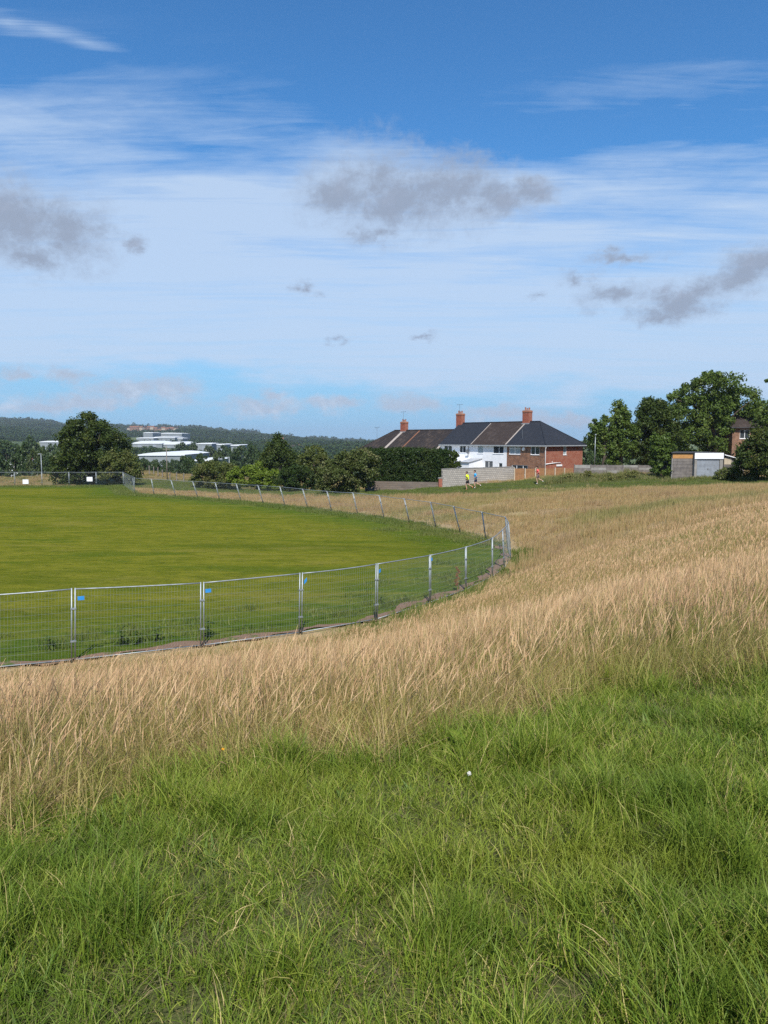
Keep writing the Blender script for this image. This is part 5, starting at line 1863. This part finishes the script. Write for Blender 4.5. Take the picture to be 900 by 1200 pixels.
def far_house(px, pyb, d, wpx, label, group, wall='brick_brown', roof='roof_tile_orange', rz=0.0, hm=5.0, rise=2.8):
    p = P(px, pyb, d)
    z = p[2]
    W_ = wpx / FPX * d
    root = empty('distant_house', (p[0], d, z), rz)
    tag(root, label, 'house', group)
    D_ = 8.0
    MB().box(-W_ / 2, W_ / 2, 0, D_, -8, hm).build('wall', M[wall], root)
    zr = hm + rise
    e_ = .4
    quad_roof(root, [[(-W_ / 2 - e_, -e_, hm), (W_ / 2 + e_, -e_, hm), (W_ / 2 + e_, D_ / 2, zr), (-W_ / 2 - e_, D_ / 2, zr)],
                     [(W_ / 2 + e_, D_ + e_, hm), (-W_ / 2 - e_, D_ + e_, hm), (-W_ / 2 - e_, D_ / 2, zr), (W_ / 2 + e_, D_ / 2, zr)]], roof, 'roof', .15)
    for k in range(max(1, int(W_ / 4))):
        xx = -W_ / 2 + W_ * (k + .5) / max(1, int(W_ / 4))
        MB().box(xx - .6, xx + .6, -.05, -.01, hm - 1.7, hm - .5).build('window', M['glass'], root)
    MB().box(W_ / 2 - 1.2, W_ / 2 - .3, D_ / 2 - .5, D_ / 2 + .5, zr - .5, zr + 1.1).build('chimney', M['brick_red'], root)
    return root


rr_ = np.random.default_rng(5)
for i in range(13):
    px_ = 150 + i * 4.6 + rr_.uniform(-1, 1)
    far_house(px_, 503.5 + rr_.uniform(-1.2, .8) + .02 * (px_ - 150), 2000 + rr_.uniform(-60, 60), rr_.uniform(4.0, 5.5),
              '%s orange-brown house of the ridge village, counted from the left' % ORD[i], 'houses of the village on the ridge',
              'brick_brown' if i % 3 else 'pale_post', 'roof_tile_orange' if i % 4 else 'roof_brown', rr_.uniform(-.4, .4), 6)
for i, (px_, pb_, d_, wp, wl) in enumerate([(242, 510, 1900, 4, 'white_render'), (275, 512, 1800, 4, 'white_render'), (297, 514, 1800, 5, 'brick_brown'), (312, 516, 1700, 4, 'white_render'),
                                            (330, 517, 1700, 4, 'brick_brown'), (346, 529, 900, 9, 'brick_brown'), (356, 529, 950, 9, 'white_render'), (384, 532, 900, 8, 'brick_brown'),
                                            (394, 531, 950, 8, 'white_render'), (403, 532.5, 900, 8, 'brick_brown'), (411, 531, 980, 8, 'white_render'), (418, 532, 920, 8, 'brick_brown')]):
    far_house(px_, pb_, d_, wp, '%s distant house between conical tree and brown roofs, counted from the left' % ORD[i - 5] if i > 4 else '%s tiny house on the wooded slope right of the warehouses' % ORD[i],
              'distant houses below the ridge', wl, 'roof_brown' if i % 2 else 'roof_tile_orange', rr_.uniform(-.3, .3))
for i, (px_, pb_, d_, wp) in enumerate([(18, 548, 330, 34), (75, 549, 300, 12)]):
    far_house(px_, pb_, d_, wp, ['long pale low building among trees at left edge', 'small pale building left of the large tree, behind paddock'][i], None, 'white_render', 'grey_sheet', 0.05, 2.4, 1.2)

# woodland on the far hills: one mass
woodm = []
for k in range(3):
    c, rd = crown_clumps([(0, 0, 4, 6, 6, 4.5), (3, 1, 3, 4, 4, 3.5), (-3, -1, 3.5, 4, 4, 3.5)], 30, 2.4, 700 + k, .6)
    woodm.append(leaf_cloud('wood', M['leaf_far_wood'], c, rd, 9, 1.5, 700 + k, .8))
c_wood = collection('wood_clump', woodm)
n = 30000
az_ = rng.uniform(R(-36), R(12), n)
dd_ = 500 + 2650 * rng.uniform(size=n) ** 0.75
x, y = dd_ * np.sin(az_), dd_ * np.cos(az_)
pxs = 450 + FPX * x / y
zt_ = chunked(ground, x, y)
py_ = proj(x, y, zt_)[1]
wn = vnoise(x, y, 1 / 160) + .5 * vnoise(x, y, 1 / 61)
keep = (wn > np.interp(dd_, [500, 1000, 2500, 2750], [-.6, -.25, -.15, -.9])) | (dd_ > 2800)
bare = ((pxs > 150) & (pxs < 222) & (((dd_ > 780) & (dd_ < 1000)) | ((dd_ > 1170) & (dd_ < 1290)) | ((dd_ > 1345) & (dd_ < 1490)))) | ((pxs > 40) & (pxs < 80) & (dd_ > 500) & (dd_ < 860)) | ((pxs > 222) & (pxs < 290) & (dd_ > 500) & (dd_ < 900)) \
    | ((pxs > 148) & (pxs < 208) & (dd_ > 1850) & (dd_ < 2080) & (rng.uniform(size=n) < .8))
keep &= ~bare
x, y, z, dd_ = x[keep], y[keep], zt_[keep], dd_[keep]
n = len(x)
s = rng.uniform(.6, 1.25, n) * np.where((dd_ > 2850) & (vnoise(x, y, 1 / 37) > .3), 1.7, 1.0) * np.interp(dd_, [500, 1500, 1800, 3200], [.7, .75, 1.0, 1.15])
scatter('far_woodland', np.stack([x, y, z - .5], 1), np.stack([np.zeros(n), np.zeros(n), rng.uniform(0, 6.28, n)], 1), np.stack([s, s, s * rng.uniform(.8, 1.2, n)], 1),
        rng.integers(0, 3, n), c_wood, 'dark woodland covering the far hills')

# ------------------------------------------------------------------ poles and posts of the paddock
for i, (px_, pt_, pb_, d_, lab) in enumerate([(49, 532, 556, 135, 'grey pole at the back of the paddock left of the large tree'),
                                              (196, 523, 562, 112, 'tall thin pole in front of the white shed roof'),
                                              (269, 536, 560, 125, 'lamp pole rising behind the round olive bush')]):
    p = gpt(px_, pb_, d_)
    hgt = P(px_, pt_, d_)[2] - p[2]
    ro = empty('utility_pole', p)
    tag(ro, lab, 'pole', 'poles behind the field')
    MB().tube([(0, 0, -.3), (0, 0, hgt)], [.08, .055], 8).build('shaft', M['old_timber' if i == 1 else 'galvanised'], ro, True)
    if i == 1:
        MB().box(-.5, .5, -.05, .05, hgt - .5, hgt - .4).build('crossarm', M['old_timber'], ro)
    else:
        MB().obox((-.2, 0, hgt + .02), (.32, 0, 0), (0, .09, 0), (0, 0, .05)).build('lamp_head', M['gutter'], ro)
posts = [(162, 548, 118), (167, 548, 118), (175, 547, 119), (180, 548, 118), (185, 549.5, 117), (190, 550.5, 116), (199, 554, 113), (207, 555, 112), (215, 557, 110), (225, 559, 108)]
for i, (px_, pb_, d_) in enumerate(posts):
    p = gpt(px_, pb_, d_)
    ro = empty('timber_post', p)
    tag(ro, '%s old timber post on the slope right of the large tree, from the left' % ORD[i], 'post', 'timber posts of the old paddock fence')
    hgt = 1.35 + rng.uniform(-.15, .15)
    mb = MB()
    mb.tube([(0, 0, -.3), (rng.uniform(-.05, .05), 0, hgt - .12), (rng.uniform(-.08, .08), 0, hgt)], [.09, .085, .05], 7)
    mb.build('shaft', M['old_timber'], ro)
    MB().box(-.1, .1, -.1, .1, hgt - .42, hgt - .38).build('wire_staple', M['aerial'], ro)

# ------------------------------------------------------------------ runners
def skin_mesh(name, verts, edges, radii, root=0, sub=2):
    me = bpy.data.meshes.new(name)
    me.from_pydata(verts, edges, [])
    o = bpy.data.objects.new(name, me)
    COL.objects.link(o)
    md = o.modifiers.new('skin', 'SKIN')
    md.use_smooth_shade = True
    for i, r_ in enumerate(radii):
        sv = me.skin_vertices[0].data[i]
        sv.radius = r_ if hasattr(r_, '__len__') else (r_, r_)
        sv.use_root = (i == root)
    sm = o.modifiers.new('sub', 'SUBSURF')
    sm.levels = sm.render_levels = sub
    dg = bpy.context.evaluated_depsgraph_get()
    res = bpy.data.meshes.new_from_object(o.evaluated_get(dg))
    bpy.data.objects.remove(o)
    res.name = name
    return res


J = {'pel': (0, 0, .93), 'spi': (.03, 0, 1.10), 'che': (.08, 0, 1.30), 'nec': (.11, 0, 1.47), 'jaw': (.14, 0, 1.56), 'hed': (.14, 0, 1.66), 'top': (.13, 0, 1.74),
     'shl': (.07, .18, 1.40), 'ell': (-.14, .25, 1.18), 'wrl': (.08, .22, 1.06), 'shr': (.07, -.18, 1.40), 'elr': (-.02, -.26, 1.14), 'wrr': (.20, -.16, 1.24),
     'hil': (0, .09, .88), 'knl': (.16, .10, .50), 'anl': (.02, .10, .10), 'tol': (.17, .10, .04),
     'hir': (0, -.09, .88), 'knr': (-.06, -.10, .48), 'anr': (-.42, -.10, .36), 'tor': (-.50, -.10, .24)}
RJ = {'pel': .13, 'spi': .125, 'che': .145, 'nec': .058, 'jaw': .07, 'hed': .088, 'top': .05, 'shl': .062, 'ell': .042, 'wrl': .028, 'shr': .062, 'elr': .042, 'wrr': .028,
      'hil': .088, 'knl': .058, 'anl': .038, 'tol': .034, 'hir': .088, 'knr': .058, 'anr': .038, 'tor': .034}
EJ = [('pel', 'spi'), ('spi', 'che'), ('che', 'nec'), ('nec', 'jaw'), ('jaw', 'hed'), ('hed', 'top'), ('che', 'shl'), ('shl', 'ell'), ('ell', 'wrl'), ('che', 'shr'), ('shr', 'elr'), ('elr', 'wrr'),
      ('pel', 'hil'), ('hil', 'knl'), ('knl', 'anl'), ('anl', 'tol'), ('pel', 'hir'), ('hir', 'knr'), ('knr', 'anr'), ('anr', 'tor')]


def sub_skin(name, keys, edges, scale, over=None):
    over = over or {}
    idx = {k: i for i, k in enumerate(keys)}
    pos_ = [over.get(k, J.get(k)) for k in keys]
    return skin_mesh(name, pos_, [(idx[a], idx[b]) for a, b in edges], [RJ.get(k, RJ.get(k[:3], .05)) * scale.get(k, 1.15) for k in keys])


def body_mesh():
    keys = list(J)
    idx = {k: i for i, k in enumerate(keys)}
    verts = [J[k] for k in keys]
    edges = [(idx[a], idx[b]) for a, b in EJ]
    rad_ = [RJ[k] for k in keys]
    for wr, el_ in (('wrl', 'ell'), ('wrr', 'elr')):     # palm, four fingers and a thumb, loosely curled
        w0, e0 = np.array(J[wr]), np.array(J[el_])
        f_ = (w0 - e0) / np.linalg.norm(w0 - e0)
        sd1 = np.cross(f_, (0, 1, 0)); sd1 /= np.linalg.norm(sd1)
        pal = np.cross(f_, sd1)
        pi = len(verts)
        verts.append(tuple(w0 + f_ * .05)); rad_.append(.030); edges.append((idx[wr], pi))
        for q in range(4):
            b_ = w0 + f_ * .085 + sd1 * (q - 1.5) * .021
            ln = [.055, .065, .06, .045][q]
            i0 = len(verts)
            verts += [tuple(b_), tuple(b_ + f_ * ln * .6 + pal * .02), tuple(b_ + f_ * ln * .5 + pal * .05)]
            rad_ += [.010, .0095, .008]
            edges += [(pi, i0), (i0, i0 + 1), (i0 + 1, i0 + 2)]
        i0 = len(verts)
        verts += [tuple(w0 + f_ * .045 - sd1 * .04), tuple(w0 + f_ * .085 - sd1 * .045 + pal * .02)]
        rad_ += [.011, .009]
        edges += [(pi, i0), (i0, i0 + 1)]
    # nose and ears
    i0 = len(verts)
    verts += [(.255, 0, 1.635), (.14, .10, 1.64), (.14, -.10, 1.64)]
    rad_ += [.014, .016, .016]
    edges += [(idx['hed'], i0), (idx['hed'], i0 + 1), (idx['hed'], i0 + 2)]
    return skin_mesh('body', verts, edges, rad_, 0, 1)


BODY = body_mesh()
lerp = lambda a, b, t: tuple(np.array(J[a]) * (1 - t) + np.array(J[b]) * t)
SHIRT = sub_skin('shirt', ['pel', 'spi', 'che', 'shl', 'shr', 'neck', 'el1', 'el2'],
                 [('pel', 'spi'), ('spi', 'che'), ('che', 'neck'), ('che', 'shl'), ('shl', 'el1'), ('che', 'shr'), ('shr', 'el2')],
                 {'pel': 1.32, 'spi': 1.42, 'che': 1.28, 'shl': 1.45, 'shr': 1.45, 'neck': 1.2, 'el1': 1.2, 'el2': 1.2},
                 {'neck': lerp('che', 'nec', .75), 'el1': lerp('shl', 'ell', .75), 'el2': lerp('shr', 'elr', .75)})
RJ['neck'] = .062
RJ['el1'] = RJ['el2'] = .055
SHORTS = sub_skin('shorts', ['pel', 'hil', 'hir', 'kl1', 'kr1', 'waist'],
                  [('pel', 'hil'), ('hil', 'kl1'), ('pel', 'hir'), ('hir', 'kr1'), ('pel', 'waist')],
                  {'pel': 1.10, 'hil': 1.18, 'hir': 1.18, 'kl1': 1.9, 'kr1': 1.9, 'waist': 2.3},
                  {'kl1': lerp('hil', 'knl', .72), 'kr1': lerp('hir', 'knr', .72), 'waist': (.01, 0, 1.0)})
HAIR = sub_skin('hair', ['hed', 'top', 'bak'], [('hed', 'top'), ('hed', 'bak')], {'hed': 1.02, 'top': 1.5, 'bak': 1.3}, {'hed': (.12, 0, 1.69), 'top': (.12, 0, 1.76), 'bak': (.08, 0, 1.64)})
SHOES = [sub_skin('shoe', [an, to], [(an, to)], {an: 1.25, to: 1.35}, {an: tuple(np.array(J[an]) + (0, 0, -.03))}) for an, to in (('anl', 'tol'), ('anr', 'tor'))]


def runner(px, py, d, hgt, heading, shirt, shorts, shoe, label):
    p = gpt(px, py, d)
    ro = empty('person', p, heading)
    s = hgt / 1.78
    ro.scale = (s, s, s)
    tag(ro, label, 'person')
    for nm, me0, mt_ in (('body', BODY, 'skin'), ('shirt', SHIRT, shirt), ('shorts', SHORTS, shorts), ('hair', HAIR, 'hair'), ('shoe', SHOES[0], shoe), ('shoe', SHOES[1], shoe)):
        me1 = me0.copy()
        me1.materials.clear()
        link(nm, me1, M[mt_], ro, True)
    return ro


runner(548, 573, 75.0, 1.88, R(150), 'shirt_yellow', 'shorts_black', 'shoe_orange', 'person in fluorescent yellow shirt and black shorts running before the block wall')
runner(557.5, 572.5, 75.6, 1.84, R(165), 'shirt_blue', 'shorts_navy', 'shoe_white', 'person in bright blue shirt and dark shorts running behind the yellow shirt')
runner(630.5, 569, 77.5, 1.86, R(160), 'shirt_pink', 'shorts_grey', 'shoe_white', 'person in pink-red shirt running alone before the brown fence')

# ------------------------------------------------------------------ weeds and flowers close by
def leafy_weed(p, hgt, n, lw, mat, label, name='weed', spreadr=.25, seed=0, flower=None):
    r = np.random.default_rng(seed)
    ro = empty(name, p)
    tag(ro, label, 'plant')
    mb = MB()
    for k in range(3):
        mb.tube([(0, 0, -.02), (r.uniform(-.05, .05), r.uniform(-.05, .05), hgt * .5), (r.uniform(-.1, .1), r.uniform(-.1, .1), hgt)], [.006, .005, .002], 5)
    mb.build('stem', M[mat], ro)
    V, F = [], []
    for k in range(n):
        a_ = r.uniform(0, 6.28)
        z_ = hgt * r.uniform(.05, .95)
        ln = spreadr * r.uniform(.5, 1.1)
        dd = np.array([math.cos(a_), math.sin(a_), 0])
        sd1 = np.array([-dd[1], dd[0], 0])
        o = len(V)
        for i in range(5):
            t = i / 4
            pp = np.array([0, 0, z_]) + dd * ln * t + np.array([0, 0, ln * (.7 * t - .8 * t * t)])
            ww = lw * math.sin(math.pi * min(.97, .08 + t * .92)) ** .8
            V += [pp - sd1 * ww, pp + np.array([0, 0, -.15 * lw]), pp + sd1 * ww]
        for i in range(4):
            F += [o + 3 * i, o + 3 * i + 1, o + 3 * i + 4, o + 3 * i + 3, o + 3 * i + 1, o + 3 * i + 2, o + 3 * i + 5, o + 3 * i + 4]
    me = np_mesh('leaf', np.array(V), np.array(F), 4)
    attr(me, 'rnd', 'FLOAT', r.uniform(0, 1, len(V)).astype(np.float32))
    link('foliage', me, M[mat], ro)
    return ro


def at_field(px, py):
    p = on_plane(px, py)
    return np.array([p[0], p[1], gz(p[0], p[1])])


for i, (px_, py_, hh) in enumerate([(143, 757, .65), (163, 755, .40), (58, 762, .45), (184, 752, .40), (244, 747, .50), (446, 708, .45)]):
    leafy_weed(at_field(px_, py_), hh, 26, .03, 'leaf_mid', '%s bushy green weed just inside the near fence, from the left' % ORD[i], 'field_weed', .3, 30 + i)
dk = at_field(536, 694)
ro = empty('dock_stalk', dk)
tag(ro, 'rusty brown dead dock stalk beside the fence near its bend', 'plant')
mb = MB()
mb.tube([(0, 0, -.05), (.02, 0, .6), (.0, 0, 1.0)], [.012, .01, .006], 6)
mb.build('stem', M['terracotta'], ro)
c = np.array([(rng.uniform(-.08, .08), rng.uniform(-.08, .08), z_) for z_ in np.linspace(.3, 1.0, 12)])
foliage('dock_seed', (0.22, 0.085, 0.04), (0.32, 0.13, 0.06), (0.28, 0.12, .06), .2)
link('seed_head', leaf_cloud('seed_head', M['dock_seed'], c, np.full(12, .07), 60, .018, 3), None, ro)


p = at_near(532, 884)
leafy_weed(p, .16, 9, .035, 'leaf_bright', 'broad-leaved pale green dock at the edge of the tall grass', 'dock_plant', .17, 77)
p = at_near(545, 950)
ro = empty('clover_flower', p)
tag(ro, 'single small white clover flower in the mown grass', 'flower')
MB().tube([(0, 0, 0), (.01, 0, .10), (.015, 0, .19)], [.0018, .0016, .0014], 5).build('stem', M['leaf_mid'], ro)
c = np.array([(.015, 0, .195)])
foliage('clover_white', (0.72, 0.70, 0.66), (0.78, 0.76, 0.72), (0.75, 0.70, 0.68), .2)
link('flower_head', leaf_cloud('flower_head', M['clover_white'], c, np.array([.009]), 90, .0042, 4), None, ro)
p = at_near(262, 918)
ro = empty('hawkweed_flower', p)
tag(ro, 'small orange-yellow flower at the edge of the tall grass', 'flower')
MB().tube([(0, 0, 0), (.0, .01, .10), (.0, .0, .20)], [.0018, .0016, .0014], 5).build('stem', M['leaf_mid'], ro)
foliage('petal_orange', (0.75, 0.36, 0.03), (0.8, 0.42, 0.04), (0.7, 0.3, 0.02), .2)
link('flower_head', leaf_cloud('flower_head', M['petal_orange'], np.array([(0, 0, .205)]), np.array([.007]), 60, .005, 5, .5), None, ro)

# ------------------------------------------------------------------ haze over the valley
zlo, zhi = float(GZ.min()) - 1.0, float(GZ.max()) + 21.0
hz = MB().box(-6200, 6200, -6200, 6200, zlo, zhi)
m, h, out = newmat('haze_air')
vp = h.new('ShaderNodeVolumePrincipled')
vp.inputs['Color'].default_value = (0.80, 0.88, 1.0, 1)
vp.inputs['Density'].default_value = 0.00012
vp.inputs['Anisotropy'].default_value = 0.2
h.link(vp.outputs[0], out.inputs['Volume'])
HAZE = hz.build('haze', M['haze_air'])
HAZE['kind'] = 'stuff'
HAZE['label'] = 'thin summer haze over the valley'
